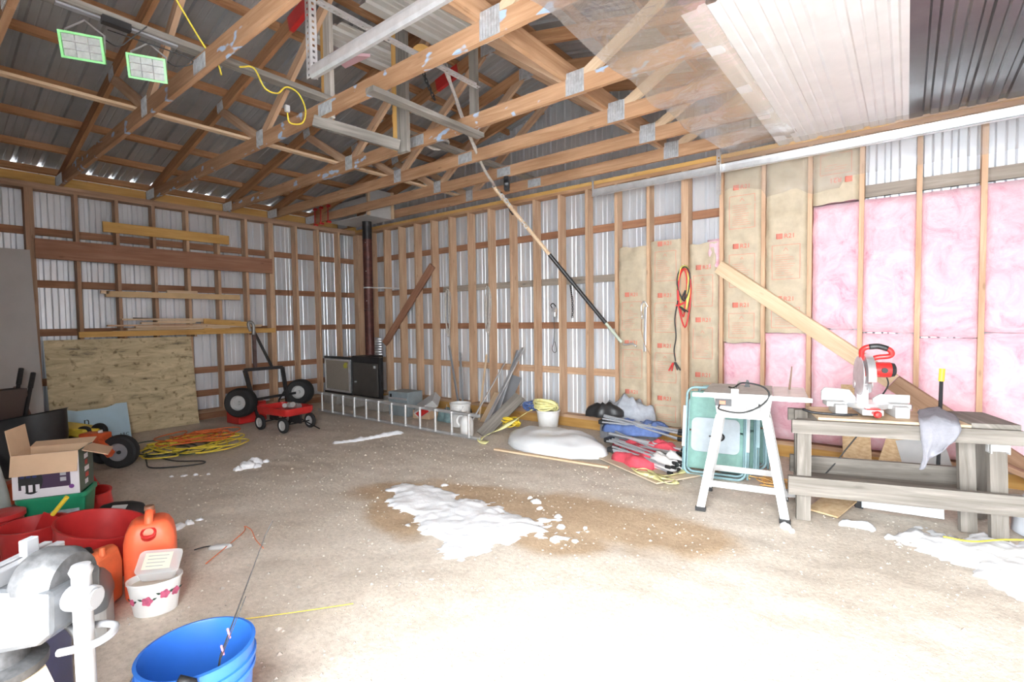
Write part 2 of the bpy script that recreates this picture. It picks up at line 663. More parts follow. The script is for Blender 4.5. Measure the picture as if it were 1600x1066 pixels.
# fascia blocking between the truss heels
TRY = [-0.40, -1.02, -1.68, -2.36, -3.34, -4.27, -5.2, -6.1]
ey = [0.0] + TRY + [-DEPTH]
for a, b in zip(ey[:-1], ey[1:]):
    MB().b2((-0.03, b + 0.03, roofz(0) - 0.19), (0.01, a - 0.03, roofz(0) - 0.085)).build('eave_block', W_YELLOW, wl)

# ------------------------------------------------------------------ right wall (gable end)
MB().b2((-0.075, -0.01, 0.0), (-0.003, 0.075, 3.36)).build('corner_leak_stop', M_SHEET, wl)  # added strip that blocks a light leak where the wall sheets meet
wr = struct('wall_right', (0, 0, 0), 'gable wall of bare steel sheets, girts, studs and insulation')
x = -0.04
while x < SPAN:
    w = min(PW, SPAN - x)
    sheet(lambda s, d, x=x: Vector((x + s, 0.042 + d, 0.05)), lambda s, d, x=x: Vector((x + s, 0.042 + d, roofz(x + s) + 0.012)), w, 'metal_sheet', M_SHEET, wr)
    x += PW
for gz in GIRTS:
    if gz == 1.965:
        MB().b2((0, 0.002, gz - 0.089), (2.3, 0.041, gz)).build('girt', W_GIRT, wr)
        MB().b2((2.302, 0.002, gz - 0.089), (SPAN, 0.041, gz)).build('girt', W_GREY, wr)
    elif gz == 2.596:
        MB().b2((0, 0.002, gz - 0.089), (6.9, 0.041, gz)).build('girt', W_GIRT, wr)
        MB().b2((6.902, 0.002, gz - 0.1), (SPAN, 0.041, gz + 0.01)).build('girt', W_GREY, wr)
    else:
        MB().b2((0, 0.002, gz - 0.089), (SPAN, 0.041, gz)).build('girt', W_GIRT if gz > 1 else W_STUD, wr)
MB().b2((0.14, -D, PLATE_Z), (SPAN, 0, PLATE_Z + 0.04)).build('top_plate', W_TRUSS, wr)
MB().b2((0.14, -D - 0.005, PLATE_Z + 0.041), (SPAN, 0, PLATE_Z + 0.085)).build('top_plate', W_YELLOW, wr)
MB().b2((0.14, -D, 0.12), (SPAN, 0, 0.16)).build('sill_plate', W_STUD, wr)
MB().b2((0.14, -D + 0.02, 0.0), (SPAN, 0.03, 0.12)).build('skirt_board', W_YELLOW, wr)
STX = [0.985 + n * 0.4064 for n in range(-2, 21)]
for n, xx in zip(range(-2, 21), STX):
    MB().b2((xx - 0.019, -D, 0.16), (xx + 0.019, 0.0, PLATE_Z)).build('stud', W_STUD, wr)
    if n in (13,):
        MB().b2((xx + 0.0195, -D, 0.16), (xx + 0.058, 0.0, PLATE_Z)).build('stud', W_STUD, wr)
# gable framing uprights above the plate are hidden; let-in braces on the studs
MB().beam((2.24, -D - 0.02, 2.30), (0.97, -D - 0.02, 1.02), 0.036, 0.115, (0, -0.2, 1)).build('brace_board', W_BROWN, wr)
MB().beam((6.66, -D - 0.035, 1.945), (8.14, -D - 0.035, 0.82), 0.038, 0.14, (0, -0.2, 1)).build('brace_board', W_PALE, wr)
MB().beam((8.145, -D - 0.045, 0.815), (9.3, -D - 0.045, -0.07 + 0.02), 0.038, 0.14, (0, -0.2, 1)).build('brace_board', W_STUDL, wr)

# ------------------------------------------------------------------ other two walls (behind and beside the camera) with the open door
wf = struct('wall_front', (9.5, 0, 0), 'eave wall with the closed overhead door')
for a, b, z0, z1 in [(-DEPTH, DOOR_Y0, 0.0, 3.3), (DOOR_Y1, 0.0, 0.0, 3.3), (DOOR_Y0, DOOR_Y1, DOOR_H, 3.3)]:
    MB().b2((9.5, a, z0), (9.56, b, z1)).build('wall_panel', M_SHEET, wf)
for yy in (DOOR_Y0, DOOR_Y1):
    MB().b2((9.36, yy - 0.02, 0), (9.5, yy + 0.02, DOOR_H + 0.1)).build('door_jamb', W_STUD, wf)
MB().b2((9.36, DOOR_Y0 + 0.03, DOOR_H), (9.5, DOOR_Y1 - 0.03, DOOR_H + 0.14)).build('door_header', W_STUD, wf)
n = 0
while n * 0.61 < DEPTH:
    yy = -n * 0.61
    if not (DOOR_Y0 < yy < DOOR_Y1):
        MB().b2((9.36, yy - 0.019, 0), (9.5, yy + 0.019, 3.1)).build('stud', W_STUD, wf)
    n += 1
dr = struct('door_1', (9.46, -2.2, 0), 'closed white sectional overhead door')
for k in range(5):
    z0 = 0.05 + k * 0.535
    sm = MB().b2((9.43, DOOR_Y0 + 0.03, z0), (9.47, DOOR_Y1 - 0.03, z0 + 0.53)).build('door_section', M_WHITE, dr)
    for q in range(4):
        yy = DOOR_Y0 + 0.25 + q * 0.88
        MB().b2((9.424, yy, z0 + 0.09), (9.431, yy + 0.7, z0 + 0.44)).build('raised_panel', M_WHITE, sm)
wb = struct('wall_back', (0, -DEPTH, 0), 'far gable wall opposite the insulated wall')
BX0, BX1, BZ = 7.12, 9.45, 2.8      # open doorway behind the camera
x = 0.0
while x < SPAN:
    w = min(PW, SPAN - x)
    if x + w <= BX0 or x >= BX1:
        z0 = 0.0
    else:
        z0 = BZ
    if x < BX0 < x + w:
        w = BX0 - x
        z0 = 0.0
    elif x < BX1 < x + w:
        w = BX1 - x
    sheet(lambda s, d, x=x: Vector((x + s, -DEPTH - d, z0)), lambda s, d, x=x: Vector((x + s, -DEPTH - d, roofz(x + s) + 0.012)), w, 'metal_sheet', M_SHEET, wb)
    x += w
for n in range(24):
    sx = 0.2 + n * 0.4064
    MB().b2((sx - 0.019, -DEPTH, BZ + 0.15 if BX0 < sx < BX1 else 0), (sx + 0.019, -DEPTH + D, 3.1)).build('stud', W_STUDL, wb)
MB().b2((BX0, -DEPTH, BZ), (BX1, -DEPTH + D, BZ + 0.14)).build('door_header', W_STUD, wb)

# ------------------------------------------------------------------ roof
rf = struct('ceiling', (0, 0, 3.3), 'open gable roof of ribbed steel on purlins')
y = -0.25
while y < DEPTH + 0.2:
    w = min(PW, DEPTH + 0.25 - y)
    for side in (0, 1):
        x0, x1 = (-0.35, RIDGE) if side == 0 else (SPAN + 0.35, RIDGE)
        f0 = lambda s, d, y=y, x0=x0: Vector((x0, -(y + s), roofz(x0) + d))
        f1 = lambda s, d, y=y, x1=x1: Vector((x1, -(y + s), roofz(x1) + d))
        sheet(f0, f1, w, 'roof_sheet', M_ROOF, rf)
    y += PW
for side in (0, 1):
    for px in (0.02, 0.61, 1.235, 1.86, 2.54, 3.08, 3.7, 4.3, 4.72):
        xx = px if side == 0 else SPAN - px
        z = roofz(xx) - 0.002
        u = Vector((-SL if side == 0 else SL, 0, 1)).normalized()
        # purlins come in lengths that butt over the trusses
        cuts = [0.0, -3.34 if int(px * 10) % 2 else -2.36, -DEPTH]
        for a, b in zip(cuts[:-1], cuts[1:]):
            c = u * -0.0375
            MB().beam(Vector((xx, a, z)) + c, Vector((xx, b + 0.004, z)) + c, 0.04, 0.073, u).build('purlin', W_PURLIN, rf)

# ------------------------------------------------------------------ trusses
TL = ['wooden roof truss lying hard against the gable wall', 'second roof truss out from the gable wall, over the stovepipe', 'third roof truss out from the gable wall, rope hoist tied to it', 'fourth roof truss out from the gable wall, with a plank pair bolted upright', 'fifth roof truss from the gable wall, blue paint smears along its lower chord', 'sixth roof truss from the gable wall, beside the green floodlights', 'seventh roof truss from the gable wall, in the dark top corner', 'eighth roof truss from the gable wall, above the photographer', 'ninth roof truss, the last one towards the far gable']
CHH = 0.125
P3L, P3R = 3.31, 6.24


def plate(mb, x, z, y, w, h, ang=0.0):
    for s in (-1, 1):
        mb.beam((x - w / 2 * math.cos(ang), y + s * 0.0205, z - w / 2 * math.sin(ang)), (x + w / 2 * math.cos(ang), y + s * 0.0205, z + w / 2 * math.sin(ang)), 0.0025, h, (0, 0, 1))
        # rows of punched teeth
        nt_ = int(w / 0.022)
        for k in range(nt_):
            xx = x - w / 2 + (k + 0.5) * w / nt_
            mb.beam((xx, y + s * 0.0235, z - h / 2 + 0.006), (xx, y + s * 0.0235, z + h / 2 - 0.006), 0.009, 0.005, (0, 1, 0))


def truss(ty, label, full):
    t = thing('roof_truss', label, 'roof truss', (0, ty, CH0), group='roof trusses')
    wm = W_TRUSSP if abs(ty + 3.34) < 0.1 or abs(ty + 4.27) < 0.1 or abs(ty + 2.36) < .1 else W_TRUSS
    MB().beam((0.0, ty, CH0 + CHH / 2), (4.45, ty, CH0 + CHH / 2), 0.038, CHH).build('bottom_chord', wm, t)
    MB().beam((4.452, ty, CH0 + CHH / 2), (SPAN - 0.1, ty, CH0 + CHH / 2), 0.038, CHH).build('bottom_chord', wm, t)
    u = Vector((-SL, 0, 1)).normalized()
    a = Vector((-0.3, ty, 3.12 - 0.3 * SL + 0.062))
    b = Vector((RIDGE, ty, 3.12 + RIDGE * SL + 0.062))
    MB().beam(a, b, 0.038, 0.12, u).build('top_chord', W_PURLIN, t)
    u = Vector((SL, 0, 1)).normalized()
    a = Vector((SPAN + 0.3, ty, 3.12 - 0.3 * SL + 0.062))
    MB().beam(a, b, 0.038, 0.12, u).build('top_chord', W_PURLIN, t)
    for p0, p1 in [((P3L - 0.05, CH0 + CHH - 0.02), (2.45, 3.12 + 2.45 * SL + 0.02)), ((P3L + 0.04, CH0 + CHH - 0.02), (4.72, 3.12 + 4.72 * SL + 0.02)),
                   ((P3R - 0.04, CH0 + CHH - 0.02), (4.9, 3.12 + 4.7 * SL + 0.02)), ((P3R + 0.05, CH0 + CHH - 0.02), (7.15, 3.12 + 2.45 * SL + 0.02))]:
        MB().beam((p0[0], ty, p0[1]), (p1[0], ty, p1[1]), 0.037, 0.085).build('web', W_PALE if p1[0] > 7 else W_STUD, t)
    for px, pz, w, h, an in [(P3L, CH0 + 0.085, 0.13, 0.15, 0), (P3R, CH0 + 0.085, 0.16, 0.17, 0), (4.45, CH0 + 0.062, 0.2, 0.1, 0), (0.16, CH0 + 0.07, 0.3, 0.13, 0), (2.45, 3.12 + 2.45 * SL + 0.06, 0.14, 0.1, math.atan(SL)), (4.8, 3.12 + 4.8 * SL + 0.04, 0.2, 0.13, 0)]:
        mb = MB()
        plate(mb, px, pz, ty, w, h, an)
        mb.build('gusset_plate', M_PLATE, t)
    return t


for i, ty in enumerate(TRY):
    truss(ty, TL[i], True)

# lateral boards on the bottom chords
ZT = CH0 + CHH
b = MB().beam((4.44, -5.6, ZT + 0.02), (4.44, -3.2, ZT + 0.02), 0.09, 0.038).build('bracing_board', W_BARE)
tag(b, 'grey board across the truss chords carrying the green floodlights', 'board', 'boards laid across the truss chords')
b = MB().beam((4.34, -3.40, CH0 - 0.021), (4.76, -2.845, 2.93), 0.038, 0.09).build('bracing_board', W_BARE)
tag(b, 'grey board nailed from a truss down to the foot of the upright plank pair', 'board', 'boards laid across the truss chords')
b = MB().beam((4.36, -2.42, ZT + 0.02), (4.36, -0.36, ZT + 0.02), 0.09, 0.038).build('bracing_board', W_BARE)
tag(b, 'grey board on the trusses with a grey rope coil on it', 'board', 'boards laid across the truss chords')
b = MB().beam((3.05, -5.6, ZT + 0.012), (3.05, -0.36, ZT + 0.012), 0.07, 0.022).build('bracing_board', W_PALE)
tag(b, 'thin pale strip across the trusses near the eave wall', 'board', 'boards laid across the truss chords')
b = MB().beam((6.15, -4.4, ZT + 0.072), (6.15, -0.36, ZT + 0.072), 0.038, 0.14).build('bracing_board', W_TRUSS)
tag(b, 'orange-brown plank on edge across the trusses beside the clear plastic', 'board', 'boards laid across the truss chords')
b = MB().beam((5.16, -3.44, CH0 - 0.021), (5.16, -2.24, CH0 - 0.021), 0.09, 0.038).build('bracing_board', W_BARE)
tag(b, 'grey board under two trusses at the foot of the grey post', 'board', 'boards laid across the truss chords')

# upright hanger posts on the trusses
for tx, ty_, lb_ in ((4.08, -3.34, 'red tape wound round a top chord near the steel angle'), (4.19, -1.68, 'red tape wound round a top chord above the rope hoist')):
    zc = 3.12 + tx * SL + 0.062
    tag(MB().beam((tx - 0.17, ty_, zc - 0.17 * SL), (tx + 0.17, ty_, zc + 0.17 * SL), 0.044, 0.126).build('red_tape', M_RED), lb_, 'tape')
t = thing('hanger_post', 'upright pair, yellow stud and flaking white board, below the steel angle', 'post', (4.42, -3.27, CH0))
MB().b2((4.34, -3.318, CH0 + 0.02), (4.378, -3.23, 4.1)).build('yellow_stud', W_YELLOW, t)
MB().b2((4.38, -3.318, CH0 - 0.0), (4.47, -3.28, 4.1)).build('white_board', W_OLDWHITE, t)
t = thing('hanger_post', 'tall upright pair, yellow stud and grey plank, behind the white door rail', 'post', (4.73, -2.8, 2.88))
MB().b2((4.64, -2.82, 2.92), (4.698, -2.781, 4.2)).build('yellow_stud', W_YELLOW, t)
MB().b2((4.70, -2.82, 2.88), (4.825, -2.781, 4.2)).build('grey_plank', W_BARE, t)
b = MB().b2((5.12, -2.338, CH0 + 0.001), (5.2, -2.30, 4.02)).build('hanger_post', W_BARE)
tag(b, 'single grey weathered post between the trusses near the ridge', 'post')
# ------------------------------------------------------------------ insulation in the gable wall
def pink_mat():
    m = bpy.data.materials.new('pink_fibreglass')
    m.use_nodes = True
    nt = m.node_tree
    L = nt.links.new
    b = nt.nodes['Principled BSDF']
    b.inputs['Roughness'].default_value = 0.95
    b.inputs['Specular IOR Level'].default_value = 0.1
    b.inputs['Sheen Weight'].default_value = 0.2
    tc = nd(nt, 'ShaderNodeTexCoord')
    n1 = nd(nt, 'ShaderNodeTexNoise', i_Scale=5.0, i_Detail=10.0, i_Roughness=0.7, i_Distortion=1.2)
    L(tc.outputs['Object'], n1.inputs['Vector'])
    r1 = ramp(nt, [(0.28, (0.66, 0.27, 0.36)), (0.42, (0.80, 0.46, 0.53)), (0.62, (0.86, 0.62, 0.67))])
    L(n1.outputs['Fac'], r1.inputs[0])
    L(r1.outputs[0], b.inputs['Base Color'])
    n2 = nd(nt, 'ShaderNodeTexNoise', i_Scale=32.0, i_Detail=8.0, i_Roughness=0.75)
    L(tc.outputs['Object'], n2.inputs['Vector'])
    bp = nd(nt, 'ShaderNodeBump', i_Strength=0.5, i_Distance=0.02)
    L(n2.outputs['Fac'], bp.inputs['Height'])
    L(bp.outputs[0], b.inputs['Normal'])
    return m


M_PINK = pink_mat()
M_KRAFT = mat('kraft_paper', (0.44, 0.365, 0.26), rough=0.6, var=0.16, vscale=7, bump=0.6, bscale=11)
M_PRINT = mat('red_print', (0.62, 0.14, 0.10), rough=0.8)


def pink_batt(x0, x1, z0, z1, seed, bulge=0.022):
    mb = MB()
    nx, nz = 12, max(8, int((z1 - z0) / 0.05))

    def P(i, j):
        u, v = i / (nx - 1), j / (nz - 1)
        x = x0 + (x1 - x0) * u
        z = z0 + (z1 - z0) * v
        ed = min(u, 1 - u) * (x1 - x0)
        ez = min(v, 1 - v) * (z1 - z0)
        rnd = min(1, ed / 0.035) ** 0.5 * min(1, ez / 0.03) ** 0.5
        yy = -0.085 - (0.05 + bulge) * rnd - 0.016 * N3(x * 5, z * 5, seed) - 0.01 * N3(x * 15, z * 15, seed)
        if i in (0, nx - 1):
            x += 0.012 * N3(z * 7, seed, 2)
        if j in (0, nz - 1):
            z += 0.012 * N3(x * 7, seed, 5)
        return Vector((x, yy, z))
    mb.grid(P, nx, nz)
    mb.f = [list(reversed(f)) for f in mb.f]
    mb.uv = [None] * len(mb.f)
    # sides and back
    o = len(mb.v)
    mb.b2((x0 + 0.004, -0.1, z0 + 0.004), (x1 - 0.004, -0.004, z1 - 0.004))
    return mb.build('insulation_batt', M_PINK, wr, smooth='all')


def text_mesh(name, body, size, m, align='LEFT', extrude=0.0006):
    cu = bpy.data.curves.new(name, 'FONT')
    cu.body = body
    cu.size = size
    cu.extrude = extrude
    cu.align_x = align
    o = bpy.data.objects.new(name, cu)
    COL.objects.link(o)
    bpy.context.view_layer.update()
    me = bpy.data.meshes.new_from_object(o.evaluated_get(bpy.context.evaluated_depsgraph_get()))
    bpy.data.objects.remove(o)
    me.name = name
    me.materials.clear()
    me.materials.append(m)
    return me


R21 = text_mesh('lettering', 'R21', 0.062, M_PRINT)
FINE = {}


def kraft_batt(x0, x1, z0, z1, seed, marks, flip=False):
    mb = MB()
    nx, nz = 16, max(10, int((z1 - z0) / 0.035))

    def yf(x, z):
        u = (x - x0) / (x1 - x0)
        rnd = min(1, min(u, 1 - u) * (x1 - x0) / 0.04)
        cre = abs(N3(x * 2.2 + seed, z * 6.5, seed)) ** 0.7
        return -0.108 - 0.022 * rnd ** 0.5 - 0.028 * cre - 0.014 * N3(x * 9, z * 8, seed)

    def P(i, j):
        x = x0 + (x1 - x0) * i / (nx - 1)
        z = z0 + (z1 - z0) * j / (nz - 1)
        y_ = yf(x, z)
        if i in (0, nx - 1):
            x += 0.008 * N3(z * 9, seed)
            y_ = -0.102
        if j in (0, nz - 1):
            z += 0.02 * N3(x * 8, seed, 1)
        return Vector((x, y_, z))
    mb.grid(P, nx, nz)
    mb.f = [list(reversed(f)) for f in mb.f]
    mb.uv = [None] * len(mb.f)
    o = mb.build('insulation_batt', M_KRAFT, wr, smooth='all')
    o['label'] = 'brown kraft-faced batt printed R21'
    MB().b2((x0 + 0.003, -0.1, z0 + 0.01), (x1 - 0.003, -0.004, z1 - 0.01)).build('batt_fibre', M_PINK, o)
    w = x1 - x0
    for mz in marks:
        xx = x0 + 0.28 * w
        yy = min(yf(xx + q * 0.04, mz + r_ * 0.03) for q in range(4) for r_ in range(3)) - 0.004
        lt = bpy.data.objects.new('lettering', R21)
        COL.objects.link(lt)
        lt.parent = o
        if flip:
            lt.location = (x1 - 0.36 * w, yy, mz + 0.045)
            lt.rotation_euler = (PI / 2, PI, 0)
            sq = (x1 - 0.22 * w, mz + 0.02)
        else:
            lt.location = (xx + 0.065, yy, mz - 0.02)
            lt.rotation_euler = (PI / 2, 0, 0)
            sq = (xx + 0.025, mz + 0.003)
        mp = MB()
        for r_ in range(4):
            mp.b2((sq[0] - 0.028, yy - 0.0006, sq[1] - 0.026 + r_ * 0.0135), (sq[0] + 0.028, yy, sq[1] - 0.026 + r_ * 0.0135 + 0.0095))
        mp.b2((sq[0] - 0.028, yy - 0.0006, sq[1] - 0.026), (sq[0] - 0.02, yy, sq[1] + 0.026))
        mp.build('print_emblem', M_PRINT, o)
        # printed outline frame and lines of small type below
        mp = MB()
        fx0, fx1 = x0 + 0.17 * w, x0 + 0.84 * w
        lo, hi = mz - 0.42, mz - 0.085
        if flip:
            lo, hi = mz + 0.085, mz + 0.27
        hi, lo = min(hi, z1 - 0.04), max(lo, z0 + 0.05)
        if hi - lo > 0.06:
            def seg(ax, az, bx, bz, th=0.003):
                n_ = 8
                for q in range(n_):
                    p, r2 = q / n_, (q + 1) / n_
                    p0 = Vector((ax + (bx - ax) * p, 0, az + (bz - az) * p))
                    p1 = Vector((ax + (bx - ax) * r2, 0, az + (bz - az) * r2))
                    p0.y = yf(p0.x, p0.z) - 0.0025
                    p1.y = yf(p1.x, p1.z) - 0.0025
                    mp.beam(p0, p1, 0.001, th, (1, 0, 0) if abs(bz - az) > abs(bx - ax) else (0, 0, 1))
            seg(fx0, lo, fx1, lo)
            seg(fx0, hi, fx1, hi)
            seg(fx0, lo, fx0, hi)
            seg(fx1, lo, fx1, hi)
            rr = random.Random(seed * 31 + int(mz * 100))
            zz = hi - 0.1
            if not flip and hi - lo > 0.2:
                cx = (fx0 + fx1) / 2
                seg(cx - 0.02, hi - 0.06, cx, hi - 0.03)
                seg(cx, hi - 0.03, cx + 0.02, hi - 0.06)
            while zz > lo + 0.03:
                seg(fx0 + 0.03, zz, fx0 + 0.03 + (fx1 - fx0 - 0.06) * rr.uniform(0.5, 1), zz, 0.0022)
                zz -= 0.022
        mp.build('print_frame', M_PRINT, o)
    return o


SX = {n: 0.985 + n * 0.4064 for n in range(11, 21)}
kraft_batt(SX[11] + 0.02, SX[12] - 0.02, 0.17, 2.252, 1, [1.69, 1.12, 0.53])
kraft_batt(SX[12] + 0.02, SX[13] - 0.02, 0.17, 2.292, 2, [2.25, 1.665, 1.09, 0.485])
kraft_batt(SX[13] + 0.06, SX[14] - 0.035, 0.2, 2.215, 3, [1.95, 1.38, 0.78])
kraft_batt(SX[14] + 0.02, SX[15] - 0.02, 1.14, 2.99, 4, [2.745, 2.14, 1.53])
kraft_batt(SX[15] + 0.02, SX[16] - 0.02, 1.245, 2.98, 5, [2.197, 1.58])
kraft_batt(SX[16] + 0.02, SX[17] - 0.02, 2.46, 2.98, 6, [2.64], flip=True)
pink_batt(SX[13] + 0.25, SX[14] - 0.018, 1.9, 2.25, 11, 0.0)
for n, z0, z1 in [(14, 0.17, 1.135), (15, 0.17, 1.24), (16, 0.17, 1.275), (16, 1.285, 2.455), (17, 0.17, 1.24), (17, 1.25, 2.455), (18, 0.17, 1.205), (18, 1.215, 2.455), (19, 0.17, 1.245), (19, 1.255, 2.46), (20, 0.17, 1.25), (20, 1.26, 2.45)]:
    pink_batt(SX[n] + (0.022 if n < 17 else 0.008), (SX[n] + 0.4064 if n < 20 else SX[n] + 0.36) - (0.022 if n < 16 else 0.01), z0, z1, n + z0, 0.02 if n < 16 else 0.03)

# ------------------------------------------------------------------ liner panels on the chords, clear vapour film
cp = rf


def liner(x0, x1, y0, y1, m, z, nm, lab):
    w = x1 - x0
    f0 = lambda s, d: Vector((x0 + s, y0, z + d))
    f1 = lambda s, d: Vector((x0 + s, y1, z + d))
    return sheet(f0, f1, w, nm, m, cp, lab, depth=0.016)


liner(7.22, 7.83, -2.87, -0.12, M_WHITEPANEL, CH0 - 0.021, 'liner_panel', 'white ribbed steel liner panel under the chords')
liner(7.81, 8.22, -3.6, -0.12, M_WHITEPANEL, CH0 - 0.023, 'liner_panel', 'white ribbed steel liner panel beside the black one')
liner(8.22, 8.84, -3.6, -0.1, M_BLACKPANEL, CH0 - 0.021, 'liner_panel', 'glossy black ribbed steel liner panel')
liner(8.83, 9.36, -3.6, -0.1, M_BLACKPANEL, CH0 - 0.023, 'liner_panel', 'glossy black ribbed steel liner panel by the door wall')
# batten holding the panel ends
MB().b2((8.1, -0.16, CH0 - 0.03), (9.36, -0.1, CH0 - 0.012)).build('edge_batten', W_STUD, rf)


def film_mat():
    m = bpy.data.materials.new('clear_poly_film')
    m.use_nodes = True
    nt = m.node_tree
    L = nt.links.new
    nt.nodes.remove(nt.nodes['Principled BSDF'])
    out = nt.nodes['Material Output']
    tr = nd(nt, 'ShaderNodeBsdfTransparent')
    tr.inputs[0].default_value = (0.95, 0.95, 0.95, 1)
    tl = nd(nt, 'ShaderNodeBsdfTranslucent')
    tl.inputs[0].default_value = (0.9, 0.9, 0.9, 1)
    df = nd(nt, 'ShaderNodeBsdfDiffuse')
    df.inputs[0].default_value = (0.88, 0.87, 0.87, 1)
    gl = nd(nt, 'ShaderNodeBsdfGlossy')
    gl.inputs['Roughness'].default_value = 0.16
    gl.inputs['Color'].default_value = (1, 1, 1, 1)
    a = nd(nt, 'ShaderNodeMixShader')
    a.inputs[0].default_value = 0.5
    L(tl.outputs[0], a.inputs[1])
    L(df.outputs[0], a.inputs[2])
    b = nd(nt, 'ShaderNodeMixShader')
    b.inputs[0].default_value = 0.2
    L(tr.outputs[0], b.inputs[1])
    L(a.outputs[0], b.inputs[2])
    c = nd(nt, 'ShaderNodeMixShader')
    fr = nd(nt, 'ShaderNodeFresnel')
    fr.inputs[0].default_value = 1.4
    fm = nd(nt, 'ShaderNodeMath', operation='MULTIPLY')
    fm.inputs[1].default_value = 0.5
    L(fr.outputs[0], fm.inputs[0])
    L(fm.outputs[0], c.inputs[0])
    L(b.outputs[0], c.inputs[1])
    L(gl.outputs[0], c.inputs[2])
    L(c.outputs[0], out.inputs[0])
    tc = nd(nt, 'ShaderNodeTexCoord')
    nz = nd(nt, 'ShaderNodeTexNoise', i_Scale=7.0, i_Detail=5.0, i_Distortion=1.5)
    L(tc.outputs['Object'], nz.inputs['Vector'])
    bp = nd(nt, 'ShaderNodeBump', i_Strength=0.3, i_Distance=0.03)
    L(nz.outputs['Fac'], bp.inputs['Height'])
    L(bp.outputs[0], gl.inputs['Normal'])
    L(bp.outputs[0], df.inputs['Normal'])
    return m


M_FILM = film_mat()
t = thing('vapour_barrier_film', 'clear plastic film stapled under the trusses and hanging over the gable wall', 'plastic film', (6.9, -0.3, 3.0))
mb = MB()
nx, ny = 26, 40


def film(i, j):
    u, v = i / (nx - 1), j / (ny - 1)
    y_ = -3.75 + (3.75 - 0.3) * v
    xl = 6.68 + 0.05 * N3(v * 5, 3) + max(0, (v - 0.78)) * 0.6
    x = xl + (9.3 - xl) * u
    sag = 0.0
    for a_, b_ in zip(TRY[:-1], TRY[1:]):
        if b_ <= y_ <= a_:
            q = (y_ - b_) / (a_ - b_)
            sag = 0.045 * 4 * q * (1 - q)
    z = CH0 - 0.012 - sag * (0.5 + 0.5 * N3(x * 2, y_ * 2, 1)) * (1 if u < 0.25 else 0.0) - 0.012 * abs(N3(x * 6, y_ * 6)) * (1 if u < 0.25 else 0)
    if u >= 0.25:
        z = CH0 + 0.02
    if u < 0.05:
        z -= 0.03 * (0.5 + N3(v * 9, 7))
    return Vector((x, y_, z))


mb = MB()
mb.grid(lambda i, j: film(i, j), 9, ny)
mb.build('ceiling_film', M_FILM, t, smooth='all')
mb = MB()
nx2, nz2 = 60, 14


def drop(i, j):
    u, v = i / (nx2 - 1), j / (nz2 - 1)
    x = 6.72 + (9.3 - 6.72) * u
    low = 2.62 + 0.09 * N3(x * 2.3, 4) + (0.09 if x < 7.1 else 0) + 0.05 * N3(x * 7, 1)
    if x > 7.75:
        low = 2.68 + 0.02 * N3(x * 3, 2)
    z = 3.085 + (low - 3.085) * v
    y_ = -0.3 + 0.13 * min(1, v * 3) - 0.012 * N3(x * 6, z * 6, 2) - 0.01 * N3(x * 2, z * 14, 8)
    return Vector((x, y_, z))


mb.grid(drop, nx2, nz2)
mb.build('wall_flap', M_FILM, t, smooth='all')

# ------------------------------------------------------------------ overhead door rails
M_RAIL = mat('zinc_rail', (0.80, 0.82, 0.84), rough=0.3, metal=0.55, var=0.12, vscale=12)


def rail(name, label, y_, z, x0, x1, flip):
    t = thing(name, label, 'door rail', (x0, y_, z))
    s = -1 if flip else 1
    prof = [(-0.012, -0.035), (0.014, -0.04), (0.02, -0.02), (0.018, 0.02), (0.012, 0.04), (-0.012, 0.036)]
    path = [Vector((x0 + (x1 - x0) * k / 10, y_, z)) for k in range(11)]
    for k in range(1, 13):
        a = k / 12 * PI / 2
        path.append(Vector((x1 + 0.36 * math.sin(a), y_, z - 0.36 * (1 - math.cos(a)))))
    path.append(Vector((x1 + 0.36, y_, 0.05)))
    mb = MB()
    rows = []
    for i, q in enumerate(path):
        a = path[max(0, i - 1)]
        b = path[min(len(path) - 1, i + 1)]
        d = (b - a).normalized()
        up = Vector((-d.z, 0, d.x))
        rows.append([q + Vector((0, s * c[0], 0)) + up * c[1] for c in prof])
    n_ = len(prof)
    mb.add([q for r_ in rows for q in r_], [(i * n_ + k, i * n_ + k + 1, (i + 1) * n_ + k + 1, (i + 1) * n_ + k) for i in range(len(path) - 1) for k in range(n_ - 1)])
    mb.build('track', M_RAIL, t, solid=0.0025)
    return t


def punched(mb, p0, p1, w, side, step=0.03):
    """angle iron with a row of slots shown as dark studs"""
    d, s, u = basis(Vector(p1) - Vector(p0), side)
    mb.beam(p0, p1, 0.003, w, side)


def punched_angle(p0, p1, w, side, other, parent, name):
    p0, p1 = Vector(p0), Vector(p1)
    side, other = Vector(side).normalized(), Vector(other).normalized()
    mb = MB()
    n_ = int((p1 - p0).length / 0.034)
    d = (p1 - p0) / n_
    hw = w * 0.18
    # two legs, each a strip with real holes: outer rails plus rungs
    for (a, b_) in ((side, other), (other, side)):
        for k in range(n_):
            q0 = p0 + d * k
            q1 = p0 + d * (k + 1)
            c0, c1 = q0 + (q1 - q0) * 0.28, q0 + (q1 - q0) * 0.72
            mb.add([q0, q1, q1 + a * (w / 2 - hw), q0 + a * (w / 2 - hw)], [(0, 1, 2, 3)])
            mb.add([q0 + a * (w / 2 + hw), q1 + a * (w / 2 + hw), q1 + a * w, q0 + a * w], [(0, 1, 2, 3)])
            for e0, e1 in ((q0, c0), (c1, q1)):
                mb.add([e0 + a * (w / 2 - hw), e1 + a * (w / 2 - hw), e1 + a * (w / 2 + hw), e0 + a * (w / 2 + hw)], [(0, 1, 2, 3)])
    return mb.build(name, M_RAIL, parent, solid=0.002)


